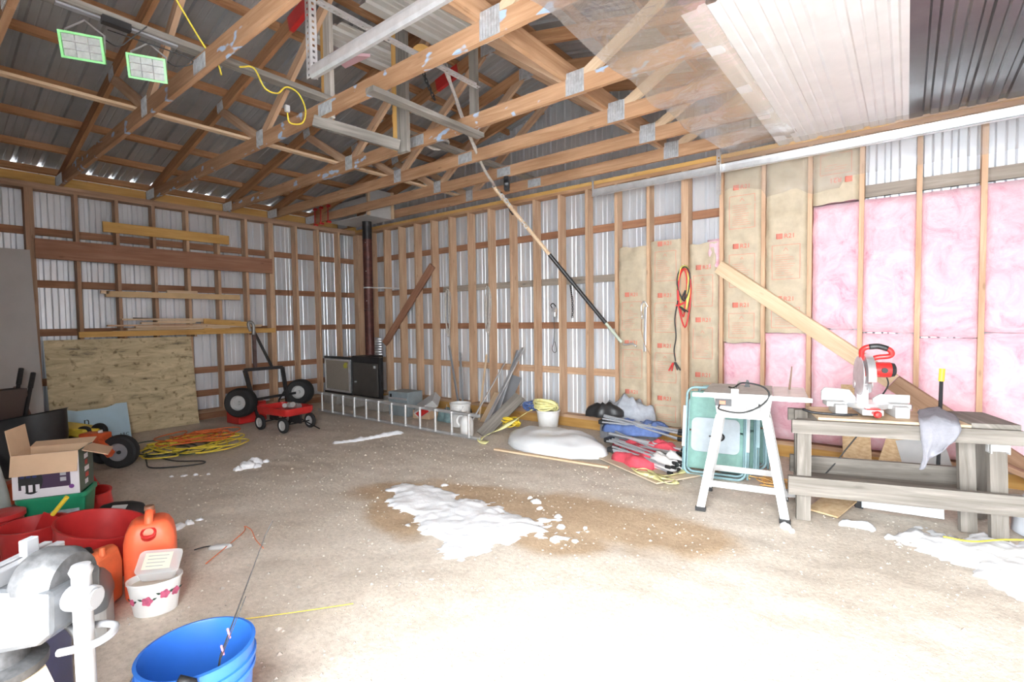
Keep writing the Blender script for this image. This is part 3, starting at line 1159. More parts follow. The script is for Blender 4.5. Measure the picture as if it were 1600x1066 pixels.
t = rail('door_rail', 'zinc overhead door rail running along the insulated gable wall', -0.3, 2.93, 5.22, 8.95, False)
punched_angle((6.72, -0.315, 2.66), (6.72, -0.315, CH0 + 0.02), 0.045, (-1, 0, 0), (0, -1, 0), t, 'hanger_angle')
MB().beam((5.24, -0.31, 2.9), (5.24, -0.31, 3.5), 0.022, 0.003, (0, 1, 0)).build('hanger_strap', M_RAIL, t)
MB().beam((5.24, -0.31, 3.42), (5.0, -0.9, CH0 + 0.13), 0.022, 0.003, (0, 0, 1)).build('hanger_strap', M_RAIL, t)
t = rail('door_rail', 'white overhead door rail high up among the trusses, steel angle at its end', -4.03, 2.9, 5.42, 8.95, True)
punched_angle((5.42, -4.045, 2.87), (5.42, -4.045, 3.75), 0.045, (-1, 0, 0), (0, 1, 0), t, 'hanger_angle')
punched_angle((5.40, -4.0, 3.33), (5.40, -2.55, 3.33), 0.045, (0, 0, 1), (1, 0, 0), t, 'brace_angle')
# ------------------------------------------------------------------ generic shape helpers
def heap(cx, cy, z0, rx, ry, h, rot, seed, nu=28, nv=12, rough=0.3, fold=0.0):
    """irregular closed mound of cloth, plastic or snow, local polar grid"""
    mb = MB()
    ca, sa = math.cos(rot), math.sin(rot)

    def P(i, j):
        a = 2 * PI * i / nu
        t = j / (nv - 1)
        q = 1 + rough * N3(math.cos(a) * 1.6 + seed, math.sin(a) * 1.6, seed) + 0.5 * rough * N3(math.cos(a) * 4, math.sin(a) * 4 + seed, 3)
        rr = math.sin(t * PI / 2) ** 0.8 * q
        x, y = rx * rr * math.cos(a), ry * rr * math.sin(a)
        zz = h * max(0.0, math.cos(t * PI / 2)) ** 0.6 * (1 + 1.1 * rough * N3(x * 5 / max(rx, ry) * 0.6 + seed, y * 5 / max(rx, ry) * 0.6, seed))
        zz += fold * abs(N3(x * 9 + seed, y * 9, seed)) * (1 - t ** 3)
        if j == nv - 1:
            zz = 0.0
        return Vector((cx + x * ca - y * sa, cy + x * sa + y * ca, z0 + max(0.0, zz)))
    mb.grid(P, nu, nv, close_u=True)
    mb.uv = [None] * len(mb.f)
    mb.f.append([i * nv + nv - 1 for i in range(nu)][::-1])
    mb.uv.append(None)
    return mb


def flat_patch(poly, h, seed, m, name, label, cat, step=0.028, edge=0.10, group=None, jag=0.09, z=0.0, kind=None):
    """ragged-edged layer (snow, spilled sand) inside a polygon: height field that tapers to nothing"""
    xs = [q[0] for q in poly]
    ys = [q[1] for q in poly]
    x0, x1, y0, y1 = min(xs) - 0.1, max(xs) + 0.1, min(ys) - 0.1, max(ys) + 0.1

    def sd(x, y):
        ins = False
        d = 9e9
        n = len(poly)
        for i in range(n):
            ax, ay = poly[i]
            bx, by = poly[(i + 1) % n]
            if (ay > y) != (by > y) and x < (bx - ax) * (y - ay) / (by - ay) + ax:
                ins = not ins
            vx, vy = bx - ax, by - ay
            t = max(0, min(1, ((x - ax) * vx + (y - ay) * vy) / (vx * vx + vy * vy)))
            d = min(d, math.hypot(x - ax - t * vx, y - ay - t * vy))
        return d if ins else -d
    nx, ny = int((x1 - x0) / step) + 2, int((y1 - y0) / step) + 2
    H = {}
    for i in range(nx):
        for j in range(ny):
            x, y = x0 + i * step, y0 + j * step
            s = sd(x, y) + jag * N3(x * 4.5, y * 4.5, seed) + 0.7 * jag * N3(x * 12, y * 12, seed) + 0.4 * jag * N3(x * 28, y * 28, seed)
            H[i, j] = min(1, s / edge)
    mb = MB()
    idx = {}

    def vid(i, j):
        if (i, j) not in idx:
            x, y = x0 + i * step, y0 + j * step
            s = H[i, j]
            zz = fz(x, y) - 0.008 + (h * max(0, s) ** 0.6 * (0.6 + 0.3 * N3(x * 7, y * 7, seed) + 0.35 * N3(x * 22, y * 22, seed)) if s > 0 else -0.012)
            idx[i, j] = len(mb.v)
            mb.v.append(Vector((x, y, z + zz)))
        return idx[i, j]
    for i in range(nx - 1):
        for j in range(ny - 1):
            if max(H[i, j], H[i + 1, j], H[i, j + 1], H[i + 1, j + 1]) > 0:
                mb.f.append([vid(i, j), vid(i + 1, j), vid(i + 1, j + 1), vid(i, j + 1)])
                mb.uv.append(None)
    o = mb.build(name, m, None, smooth='all')
    return tag(o, label, cat, group, kind)


def clods(pts, m, name, label, cat, group=None):
    """a few loose lumps lying together: one pile"""
    t = thing(name, label, cat, (pts[0][0], pts[0][1], 0), group=group)
    for k, (x, y, r) in enumerate(pts):
        mb = heap(x, y, fz(x, y) - 0.012, r, r * random.uniform(0.6, 0.95), r * random.uniform(0.5, 0.9), random.random() * 6, k * 1.7 + x, 12, 6, 0.45)
        mb.build('snow_lump', m, t, smooth='all')
    return t


def chain(mb, pts, link=0.034, r=0.0045, w=0.011):
    P = bez(pts, 10)
    L = [0]
    for a, b in zip(P[:-1], P[1:]):
        L.append(L[-1] + (b - a).length)
    n = int(L[-1] / (link * 0.72))
    i = 0
    for k in range(n):
        s = (k + 0.5) / n * L[-1]
        while i < len(L) - 2 and L[i + 1] < s:
            i += 1
        q = P[i].lerp(P[i + 1], (s - L[i]) / max(1e-6, L[i + 1] - L[i]))
        d, sd_, u = basis(P[i + 1] - P[i])
        ax = sd_ if k % 2 else u
        ring = [q + d * (link / 2 - w / 2) * (1 if math.cos(a) > 0 else -1) * min(1, abs(math.cos(a)) * 3) + d * math.cos(a) * w * 0.5 + ax * math.sin(a) * w for a in [2 * PI * e / 10 for e in range(10)]]
        mb.tube(ring, r, 5, closed=True)
    return mb


def hank(mb, x, y, z1, z0, w, n, r, seed, dep=0.02):
    """rope hung in long loops over a nail"""
    rr = random.Random(seed)
    for k in range(n):
        ww = w * rr.uniform(0.6, 1.1)
        lo = z0 + rr.uniform(0, 0.12)
        ox = rr.uniform(-0.012, 0.012)
        pts = []
        for e in range(20):
            a = 2 * PI * e / 20
            pts.append(Vector((x + ox + ww / 2 * math.sin(a) * (0.75 + 0.25 * math.cos(a + 0.4)), y - dep * (0.3 + 0.7 * k / n) - 0.008 * math.sin(3 * a + k), (z1 + lo) / 2 + (z1 - lo) / 2 * math.cos(a))))
        mb.tube(pts, r, 6, closed=True)
    return mb


def round_rect(w, h, r, n=5):
    out = []
    for cx, cy, a0 in ((w / 2 - r, h / 2 - r, 0), (-w / 2 + r, h / 2 - r, 90), (-w / 2 + r, -h / 2 + r, 180), (w / 2 - r, -h / 2 + r, 270)):
        for k in range(n + 1):
            a = R(a0 + 90 * k / n)
            out.append((cx + r * math.cos(a), cy + r * math.sin(a)))
    return out


def wheel(parent, c, axis, r, w, hub_m, rim=0.5, tyre_m=None, prof='round'):
    """tyre and rim as two parts; axis = unit direction of the axle, in the parent's space"""
    d, s, u = basis(axis)
    M = Matrix((s, u, d)).transposed().to_4x4()
    M.translation = Vector(c)
    ri = r * rim
    tp = [(ri, -w * 0.42), (r * 0.86, -w * 0.5), (r * 0.97, -w * 0.36), (r, -w * 0.12), (r, w * 0.12), (r * 0.97, w * 0.36), (r * 0.86, w * 0.5), (ri, w * 0.42)]
    ty = MB().lathe(tp, 28, M, close=False).build('tyre', tyre_m or M_RUBBER, parent, smooth=True)
    rp = [(0.001, -w * 0.34), (r * 0.12, -w * 0.34), (r * 0.13, -w * 0.22), (ri * 0.85, -w * 0.22), (ri * 1.02, -w * 0.44), (ri * 1.02, w * 0.44), (ri * 0.85, w * 0.22), (r * 0.13, w * 0.22), (r * 0.12, w * 0.46), (0.001, w * 0.46)]
    MB().lathe(rp, 24, M).build('rim', hub_m, parent, smooth=True)


# ------------------------------------------------------------------ snow and litter on the floor
flat_patch([(4.86, -3.14), (4.9, -2.93), (5.1, -2.78), (5.38, -2.78), (5.72, -2.84), (6.0, -2.92), (6.35, -2.86), (6.45, -3.02), (6.3, -3.3), (6.25, -3.6), (6.0, -3.63), (5.75, -3.5), (5.45, -3.36), (5.2, -3.36)], 0.032, 3, M_SNOW, 'snow_patch', 'large melting snow patch in the middle of the gravel floor', 'snow', jag=0.17, step=0.024)
flat_patch([(7.95, -1.68), (8.2, -1.62), (8.46, -1.55), (8.9, -1.35), (9.3, -1.3), (9.35, -2.5), (9.0, -2.25), (8.7, -2.3), (8.5, -2.0), (8.25, -1.85)], 0.06, 8, M_SNOW, 'snow_drift', 'thin snow drift blown in beside the plank workbench', 'snow', jag=0.14)
flat_patch([(2.93, -2.47), (3.02, -2.3), (3.1, -2.0), (3.12, -1.72), (3.26, -1.66), (3.24, -1.9), (3.16, -2.2), (3.05, -2.48)], 0.05, 12, M_SNOW, 'snow_patch', 'narrow ragged strip of snow in front of the ladder', 'snow', jag=0.03, edge=0.05, step=0.02)
clods([(3.13, -3.5, 0.08), (3.08, -3.4, 0.07), (3.16, -3.6, 0.05), (3.02, -3.36, 0.05), (3.2, -3.44, 0.05), (3.1, -3.3, 0.035)], M_SNOW, 'snow_clump', 'small clump of snow lumps before the yellow cords', 'snow')
clods([(2.96, -4.0, 0.03), (3.02, -3.92, 0.022), (2.9, -4.08, 0.02), (3.1, -3.84, 0.02)], M_SNOW, 'snow_clump', 'scatter of tiny snow crumbs between cords and orange wheel', 'snow')
clods([(4.3, -4.48, 0.05), (4.27, -4.4, 0.035), (4.36, -4.55, 0.03), (4.25, -4.33, 0.025)], M_SNOW, 'snow_clump', 'thin snow crumbs beside the standing orange fuel can', 'snow')
clods([(7.62, -2.0, 0.045), (7.66, -2.05, 0.025)], M_SNOW, 'snow_clump', 'single round snow lump by the workbench leg', 'snow')
clods([(6.0, -2.6, 0.04), (6.1, -2.7, 0.03), (5.9, -2.55, 0.025), (6.3, -2.75, 0.035), (6.42, -2.9, 0.03)], M_SNOW, 'snow_clump', 'loose snow lumps at the edge of the big melting patch', 'snow')
clods([(6.5, -3.1, 0.035), (6.6, -3.02, 0.025), (6.55, -2.8, 0.022)], M_SNOW, 'snow_clump', 'few snow lumps on the wet sand', 'snow')
# gravel stones too small to count
M_STONE = mat('gravel_stone', (0.52, 0.47, 0.41), rough=0.9, var=0.35, vscale=6)
mb = MB()
rg = random.Random(5)
for k in range(4200):
    x, y = rg.uniform(1.2, 9.3), rg.uniform(-5.9, -0.5)
    d = math.hypot(x - 8.23, y + 5.7)
    s = rg.uniform(0.004, 0.011) * (1 if rg.random() > 0.04 else 1.8)
    z = fz(x, y) - 0.008
    a = rg.uniform(0, PI)
    ca, sa = math.cos(a), math.sin(a)
    b_ = [(s, 0, 0.15 * s), (0.2 * s, 0.8 * s, 0), (-0.9 * s, 0.3 * s, 0.1 * s), (-0.3 * s, -0.8 * s, 0), (0.05 * s, 0.05 * s, 0.7 * s)]
    mb.add([(x + p * ca - q * sa, y + p * sa + q * ca, z + r_) for p, q, r_ in b_], [(0, 1, 4), (1, 2, 4), (2, 3, 4), (3, 0, 4)])
g = mb.build('gravel', M_STONE, bpy.data.objects['floor'])
tag(g, 'loose small stones scattered over the dirt floor', kind='stuff')

# ------------------------------------------------------------------ plank workbench (sawhorse frame)
wbx = thing('workbench', 'grey weathered plank workbench with sawhorse brackets on its end legs', 'workbench', (8.14, -1.42, 0), rz=R(17), world=False)
BH = 0.70


def leg(x, y, dx, dy, m=W_BARE, top=BH - 0.0):
    MB().beam((x + dx, y + dy, 0.0), (x, y, top), 0.085, 0.042, (0, 1, 0)).build('leg', m, wbx)


leg(-0.54, -0.22, 0.0, 0.0)
leg(-0.50, 0.17, 0.01, 0.03)
leg(0.50, -0.19, 0.015, -0.03)
leg(0.57, 0.15, 0.015, 0.06)
leg(0.40, -0.05, 0.01, -0.05)
MB().beam((-0.62, -0.265, BH - 0.045), (0.60, -0.245, BH - 0.045), 0.04, 0.09).build('top_rail', W_BARE, wbx)
MB().beam((-0.58, 0.215, BH - 0.045), (0.64, 0.2, BH - 0.045), 0.04, 0.09).build('top_rail', W_BARE, wbx)
MB().b2((-0.46, -0.24, BH + 0.0015), (0.36, 0.22, BH + 0.018)).build('plywood_top', W_PALE, wbx)
MB().b2((0.362, -0.235, BH + 0.0015), (0.6, 0.22, BH + 0.03)).build('end_plank', W_BARE, wbx)
MB().beam((-0.64, -0.27, 0.25), (0.6, -0.27, 0.25), 0.04, 0.125).build('low_rail', W_BARE, wbx)
MB().beam((-0.56, 0.24, 0.27), (0.66, 0.24, 0.27), 0.04, 0.13).build('low_rail', W_BARE, wbx)
MB().beam((-0.54, -0.05, 0.2), (0.55, -0.05, 0.2), 0.14, 0.038).build('shelf_plank', W_BARE, wbx)
MB().beam((-0.54, 0.13, 0.2), (0.55, 0.13, 0.2), 0.14, 0.038).build('shelf_plank', W_BARE, wbx)
for bx, by in ((0.50, -0.215), (0.575, 0.125)):
    m_ = MB()
    m_.beam((bx, by - 0.002, BH - 0.14), (bx, by - 0.002, BH - 0.02), 0.095, 0.006, (0, 1, 0))
    m_.b2((bx - 0.047, by - 0.035, BH - 0.15), (bx - 0.04, by + 0.03, BH - 0.02))
    m_.b2((bx + 0.04, by - 0.035, BH - 0.15), (bx + 0.047, by + 0.03, BH - 0.02))
    m_.b2((bx - 0.02, by - 0.014, BH - 0.09), (bx + 0.02, by - 0.008, BH - 0.075))
    bo = m_.build('sawhorse_bracket', M_GALV, wbx)
    m_ = MB()
    m_.b2((bx - 0.018, by - 0.0155, BH - 0.088), (bx + 0.018, by - 0.0145, BH - 0.078))
    m_.build('slot', M_BLACK, bo)

# ------------------------------------------------------------------ mitre saw
ms = thing('mitre_saw', 'red and silver mitre saw standing on the plank workbench', 'mitre saw', (8.02, -1.5, BH + 0.019), rz=R(17), world=False)
mb = MB()
mb.b2((-0.2, -0.1, 0.0), (-0.13, 0.12, 0.075))
mb.b2((0.14, -0.1, 0.0), (0.22, 0.12, 0.075))
mb.b2((-0.24, -0.03, 0.05), (0.25, 0.11, 0.085))
mb.b2((-0.06, -0.16, 0.02), (0.06, 0.1, 0.06))
mb.build('base', M_WHITE, ms, bevel=0.006)
MB().lathe([(0.125, 0.055), (0.13, 0.07), (0.13, 0.088), (0.001, 0.089)], 28, TR((0, 0.01, 0))).build('turntable', M_ALU, ms, smooth=True)
mb = MB()
mb.prism([(-0.26, 0.085), (-0.05, 0.085), (-0.05, 0.11), (-0.09, 0.165), (-0.24, 0.175), (-0.26, 0.15)], 0.02, TR((0, 0.06, 0), Matrix.Rotation(PI / 2, 4, 'X')))
mb.prism([(0.26, 0.085), (0.05, 0.085), (0.05, 0.11), (0.09, 0.14), (0.26, 0.14)], 0.02, TR((0, 0.06, 0), Matrix.Rotation(PI / 2, 4, 'X')))
mb.build('fence', M_WHITE, ms, bevel=0.003)
mb = MB()
mb.cyl((0, -0.16, 0.04), (0, -0.245, 0.045), 0.011, 10)
kn = mb.build('lock_bar', M_RED, ms)
MB().lathe([(0.001, 0), (0.022, 0.004), (0.024, 0.02), (0.015, 0.034), (0.001, 0.036)], 12, TR((0, -0.235, 0.045), Matrix.Rotation(PI / 2, 4, 'X'))).build('knob', M_RED, kn, smooth=True)
MB().b2((-0.04, -0.165, 0.0605), (0.04, -0.1, 0.068)).build('kerf_plate', M_RED, ms)
# arm and head
mb = MB()
mb.beam((0.0, 0.12, 0.05), (0.0, 0.11, 0.24), 0.07, 0.06, (0, 1, 0))
mb.beam((0.0, 0.1, 0.22), (0.02, -0.02, 0.34), 0.05, 0.05, (0, 0, 1))
mb.cyl((-0.05, 0.11, 0.2), (0.06, 0.11, 0.2), 0.03, 14)
mb.tube([(0.03, 0.12, 0.14), (0.03, 0.04, 0.16), (0.02, 0.0, 0.22)], 0.012, 8)
mb.build('arm', M_ALU, ms, smooth=True)
Mx = Matrix.Rotation(PI / 2, 4, 'Y')
MB().lathe([(0.001, -0.004), (0.135, -0.003), (0.135, 0.003), (0.001, 0.004)], 36, TR((-0.045, 0.0, 0.27), Mx)).build('blade_guard', mat('guard_steel', (0.62, 0.63, 0.64), rough=0.35, metal=0.6, var=0.2, vscale=12), ms, smooth=True)
mb = MB()
hp = [(0.0, 0.145)] + [(0.145 * math.sin(R(a)), 0.145 * math.cos(R(a))) for a in range(-115, 76, 10)]
mb.prism([(0.15 * math.cos(R(a)), 0.15 * math.sin(R(a))) for a in range(10, 200, 10)] + [(0.09 * math.cos(R(a)), 0.09 * math.sin(R(a))) for a in range(190, 0, -10)], 0.045, TR((-0.025, 0, 0.27), rmat(PI / 2, 0, PI / 2)))
mb.build('upper_guard', M_ALU, ms, smooth=True)
mb = MB()
mb.lathe([(0.001, 0), (0.05, 0.0), (0.052, 0.02), (0.052, 0.1), (0.001, 0.1)], 20, TR((0.03, -0.01, 0.315), Mx))
mb.b2((-0.02, -0.05, 0.27), (0.06, 0.03, 0.35))
mo = mb.build('motor', M_RED, ms, smooth=True)
MB().lathe([(0.001, 0.0), (0.049, 0.0), (0.045, 0.022), (0.03, 0.03), (0.001, 0.03)], 18, TR((0.131, -0.01, 0.315), Mx), ).build('end_cap', M_BLACK, mo, smooth=True)
MB().lathe([(0.001, 0.0), (0.018, 0.0), (0.018, 0.012), (0.001, 0.012)], 12, TR((0.085, -0.062, 0.315), Matrix.Rotation(PI / 2, 4, 'X'))).build('brush_cap', M_BLACK, mo)
mb = MB()
mb.tube(bez([(-0.03, -0.01, 0.38), (-0.035, -0.03, 0.45), (0.02, -0.05, 0.475), (0.1, -0.06, 0.46), (0.125, -0.06, 0.43), (0.11, -0.05, 0.41), (0.05, -0.03, 0.40), (0.0, -0.01, 0.375)], 5), 0.017, 10)
hd = mb.build('handle', M_RED, ms, smooth='all')
mb = MB()
mb.tube(bez([(0.0, -0.046, 0.472), (0.05, -0.057, 0.476), (0.1, -0.062, 0.46)], 5), 0.0195, 10)
mb.build('grip', M_BLACK, hd, smooth='all')
mb = MB()
mb.tube(bez([(0.1, 0.0, 0.3), (0.14, 0.06, 0.2), (0.1, 0.16, 0.06), (0.11, 0.2, 0.012), (0.04, 0.22, 0.007)], 8), 0.005, 6)
mb.build('power_cord', M_DCORD, ms, smooth='all')

# grey rag draped over the bench end
mb = MB()


def rag(i, j):
    u, v = i / 15, j / 21
    x = 8.30 + 0.20 * u + 0.02 * N3(v * 4, u * 3, 2)
    if v < 0.45:
        y = -1.30 - 0.36 * v / 0.45
        z = BH + 0.034 + 0.05 * (1 - abs(u - 0.45) * 1.8) * max(0, 1 - v * 1.2) + 0.02 * abs(N3(u * 5, v * 7, 1))
    else:
        q = (v - 0.45) / 0.55
        y = -1.672 - 0.012 * math.sin(u * 9) - 0.01 - 0.008 * N3(u * 6, q * 3, 8)
        z = BH + 0.03 - 0.3 * q * (1 - 0.55 * u) - 0.02 * N3(u * 4, q, 4)
        x += -0.06 * q + 0.03 * math.sin(q * 3)
        x = 8.42 + (x - 8.42) * (1 - 0.35 * q)
    return Vector((x, y, z))


mb.grid(rag, 16, 22)
o = mb.build('rag', mat('grey_cotton', (0.25, 0.25, 0.28), rough=0.95, var=0.15, vscale=14, bump=0.3, bscale=60), None, smooth='all', solid=0.006)
tag(o, 'crumpled grey rag hanging over the end of the plank workbench', 'rag')
# small things on the bench top
t = thing('hand_tool', 'dark pry bar lying beside the mitre saw', 'pry bar', (7.75, -1.65, BH + 0.02))
MB().tube(bez([(7.66, -1.66, BH + 0.045), (7.72, -1.665, BH + 0.03), (7.82, -1.66, BH + 0.027), (7.9, -1.645, BH + 0.027), (7.95, -1.63, BH + 0.03)], 5), 0.009, 8).build('bar', M_BLACKM, t, smooth='all')
MB().beam((7.93, -1.636, BH + 0.03), (7.98, -1.62, BH + 0.034), 0.026, 0.007).build('claw', M_BLACKM, t)
t = thing('crowbar', 'tool with yellow and black handle standing behind the grey rag', 'hand tool', (8.42, -1.05, 0))
MB().cyl((8.42, -1.05, 0.02), (8.43, -1.04, 0.93), 0.012, 10).build('shaft', M_BLACKM, t)
MB().cyl((8.43, -1.04, 0.93), (8.434, -1.036, 1.02), 0.017, 12).build('handle', M_YELLOW, t, smooth=True)

# ------------------------------------------------------------------ table saw
ts = thing('table_saw', 'small grey table saw on a white splayed-leg steel stand', 'table saw', (7.29, -1.75, 0), rz=R(11), world=False)
for sx in (-1, 1):
    for sy in (-1, 1):
        a = Vector((sx * 0.27, sy * 0.24, 0.02))
        b = Vector((sx * 0.15, sy * 0.15, 0.69))
        m_ = MB()
        m_.beam(a, b, 0.055, 0.006, (0, 1, 0))
        m_.beam(a + Vector((sx * 0.026, -sy * 0.02, 0)), b + Vector((sx * 0.026, -sy * 0.02, 0)), 0.006, 0.045, (0, 1, 0))
        l_ = m_.build('leg', M_WHITE, ts)
        MB().box(a - Vector((0, 0, 0.008)), (0.07, 0.05, 0.024)).build('foot', M_BLACK, l_)
mb = MB()
for sx in (-1, 1):
    mb.beam((sx * 0.235, -0.21, 0.2), (sx * 0.235, 0.21, 0.2), 0.006, 0.04)
mb.beam((-0.235, -0.215, 0.2), (0.235, -0.215, 0.2), 0.006, 0.045)
mb.beam((-0.235, 0.215, 0.2), (0.235, 0.215, 0.2), 0.006, 0.045)
mb.build('cross_brace', M_WHITE, ts)
mb = MB()
mb.b2((-0.17, -0.17, 0.68), (0.17, 0.17, 0.71))
mb.build('stand_top', M_WHITE, ts)
mb = MB()
mb.prism([(-0.17, 0.71), (0.17, 0.71), (0.19, 0.835), (-0.19, 0.835)], 0.34, TR((0, 0.17, 0), Matrix.Rotation(PI / 2, 4, 'X')))
mb.build('body', mat('pale_grey_paint', (0.6, 0.6, 0.59), rough=0.5, var=0.08, vscale=9), ts, bevel=0.004)
M_CAST = mat('cast_table', (0.47, 0.465, 0.46), rough=0.45, metal=0.4, var=0.25, vscale=9)
MB().b2((-0.25, -0.27, 0.838), (0.19, 0.27, 0.872)).build('table', M_CAST, ts, bevel=0.004)
MB().b2((0.193, -0.27, 0.842), (0.40, 0.27, 0.868)).build('extension_wing', M_GALV, ts, bevel=0.003)
mb = MB()
mb.b2((-0.05, -0.27, 0.873), (-0.035, 0.27, 0.9))
mb.b2((-0.065, -0.29, 0.862), (-0.02, -0.262, 0.905))
mb.build('rip_fence', M_ALU, ts)
mb = MB()
mb.b2((-0.32, -0.29, 0.84), (0.42, -0.275, 0.866))
mb.build('fence_rail', M_GALV, ts)
pn = MB().b2((-0.18, -0.178, 0.765), (-0.07, -0.1705, 0.815)).build('switch_plate', M_BLACK, ts)
MB().b2((-0.15, -0.184, 0.778), (-0.11, -0.178, 0.803)).build('switch', M_ORANGEP, pn)
mb = MB()
mb.tube([(0.075 + 0.045 * math.cos(a), -0.205, 0.765 + 0.045 * math.sin(a)) for a in [2 * PI * k / 20 for k in range(20)]], 0.006, 6, closed=True)
for k in range(3):
    a = 2 * PI * k / 3
    mb.cyl((0.075, -0.2, 0.765), (0.075 + 0.045 * math.cos(a), -0.205, 0.765 + 0.045 * math.sin(a)), 0.005, 6)
mb.cyl((0.075, -0.17, 0.765), (0.075, -0.21, 0.765), 0.012, 10)
hw = mb.build('hand_wheel', M_GALV, ts, smooth=True)
MB().cyl((0.11, -0.207, 0.79), (0.11, -0.245, 0.79), 0.008, 8).build('crank_knob', M_BLACK, hw)
MB().tube(bez([(-0.15, -0.18, 0.77), (-0.14, -0.25, 0.75), (0.0, -0.27, 0.74), (0.12, -0.285, 0.8), (0.17, -0.29, 0.88), (0.12, -0.25, 0.93), (0.0, -0.2, 0.94), (-0.06, -0.1, 0.89), (-0.1, 0.02, 0.879)], 8), 0.006, 6).build('power_cord', M_DCORD, ts, smooth='all')
MB().tube([(0.30, 0.1, 0.87), (0.31, 0.11, 0.98), (0.315, 0.115, 1.04)], 0.006, 6, rs=[0.008, 0.006, 0.004]).build('push_rod', mat('brown_rod', (0.16, 0.1, 0.07), rough=0.7), ts)
# blade guard stub
MB().prism([(-0.02, 0), (0.02, 0), (0.01, 0.05), (-0.005, 0.055)], 0.004, TR((0.02, 0.12, 0.873), Matrix.Rotation(PI / 2, 4, 'X'))).build('riving_knife', M_BLACKM, ts)

# ------------------------------------------------------------------ folded garden chairs stacked behind the saw
M_TEALF = mat('teal_tube', (0.22, 0.36, 0.39), rough=0.45, var=0.12, vscale=14)
M_TEAL = mat('teal_sling', (0.2, 0.36, 0.32), rough=0.8, var=0.1, vscale=20, alpha=1.0)
M_PALEBLUE = mat('pale_sling', (0.42, 0.48, 0.52), rough=0.85, var=0.08, vscale=18)
gl_ = ['folded teal garden chair at the front of the stack, cup holder on its sling', 'folded teal garden chair in the middle of the stack', 'folded teal garden chair at the back of the stack, against the batts']
for k in range(3):
    c = thing('folding_chair', gl_[k], 'folding chair', (6.93 + 0.035 * k, -1.24 + 0.22 * k, 0), group='folded garden chairs', world=False, rot=(R(-14 + 3 * k), 0, R(10)))
    w, h = 0.5, 0.78 - 0.02 * k
    fr = [(x, 0, z + h / 2 + 0.012) for x, z in round_rect(w, h, 0.07)]
    MB().tube(fr, 0.0115, 8, closed=True).build('back_frame', M_TEALF, c, smooth='all')
    fr = [(x * 0.93, 0.045, z * 0.86 + h / 2 - 0.015) for x, z in round_rect(w, h, 0.06)]
    MB().tube(fr, 0.0115, 8, closed=True).build('seat_frame', M_TEALF, c, smooth='all')
    for sx in (-1, 1):
        MB().tube([(sx * 0.265, 0.02, 0.02), (sx * 0.265, 0.03, h * 0.75)], 0.0105, 8).build('leg', M_TEALF, c, smooth='all')
        MB().b2((sx * 0.265 - 0.014, -0.012, 0.25), (sx * 0.265 + 0.014, 0.004, 0.62)).build('armrest', M_TEALF if k else mat('grey_armrest', (0.42, 0.44, 0.45), rough=0.6), c, bevel=0.004)
    m_ = MB()
    m_.grid(lambda i, j: Vector(((-0.5 + i / 8) * 0.45, 0.012 + 0.03 * math.sin(PI * i / 8) * 0.5 + 0.006 * N3(i, j, k), h * (0.09 + 0.42 * j / 10))), 9, 11)
    m_.build('seat_sling', M_TEAL, c, smooth='all', solid=0.003)
    m_ = MB()
    m_.grid(lambda i, j: Vector(((-0.5 + i / 8) * 0.45, 0.008 + 0.03 * math.sin(PI * i / 8) * 0.5, h * (0.53 + 0.44 * j / 10))), 9, 11)
    m_.build('back_sling', M_TEAL, c, smooth='all', solid=0.003)
    if k == 0:
        m_ = MB()
        m_.prism(round_rect(0.40, 0.30, 0.05), 0.006, TR((-0.0, -0.004, 0.37), Matrix.Rotation(PI / 2, 4, 'X')))
        m_.build('head_cushion', M_PALEBLUE, c, bevel=0.002)
        m_ = MB()
        m_.tube([(0.03 + 0.045 * math.cos(a), -0.02, 0.36 + 0.033 * math.sin(a)) for a in [2 * PI * e / 20 for e in range(20)]], 0.008, 6, closed=True)
        m_.prism([(0.03 + 0.043 * math.cos(a), 0.03 * math.sin(a)) for a in [2 * PI * e / 20 for e in range(20)]], 0.006, TR((0, -0.012, 0.36), Matrix.Rotation(PI / 2, 4, 'X')))
        m_.b2((-0.05, -0.018, 0.352), (-0.01, -0.01, 0.368))
        m_.build('cup_holder', M_BLACK, c, smooth=True)
# orange and yellow cable tangle between the saw and the bench
def tangle(name, label, cat, cx, cy, rx, ry, loops, r, m, seed, z=0.012, group=None, parts=None):
    rr = random.Random(seed)
    t = thing(name, label, cat, (cx, cy, 0), group=group)
    mats_ = m if isinstance(m, list) else [m]
    for q, mm in enumerate(mats_):
        pts = []
        for k in range(loops):
            ox, oy = rr.uniform(-0.3, 0.3) * rx, rr.uniform(-0.3, 0.3) * ry
            ax, ay = rx * rr.uniform(0.45, 0.95), ry * rr.uniform(0.45, 0.95)
            ph = rr.uniform(0, 2 * PI)
            zz = z + 0.012 * k / loops * 4 * rr.random() + 0.003 * q
            for e in range(7):
                a = ph + 2 * PI * e / 7.6
                pts.append((cx + ox + ax * math.cos(a), cy + oy + ay * math.sin(a), fz(cx, cy) + zz + 0.02 * rr.random()))
        MB().tube(bez(pts, 6), r, 6).build('cord', mm, t, smooth='all')
    return t


tangle('extension_cord', 'orange-tan extension cord tangle on the floor behind the table saw', 'cord', 7.42, -1.18, 0.2, 0.12, 6, 0.005, mat('tan_cord', (0.72, 0.42, 0.14), rough=0.5), 3)
t = thing('power_strip', 'small grey power strip lying by the workbench leg', 'power strip', (7.52, -1.3, 0))
MB().box((7.53, -1.42, 0.045), (0.1, 0.06, 0.05), R(30)).build('body', mat('grey_plastic', (0.55, 0.55, 0.55), rough=0.5), t, bevel=0.006)
MB().tube(bez([(7.57, -1.4, 0.04), (7.66, -1.36, 0.08), (7.8, -1.3, 0.26), (7.9, -1.22, 0.42), (8.0, -1.2, 0.58)], 6), 0.005, 6).build('cord', M_DCORD, t, smooth='all')

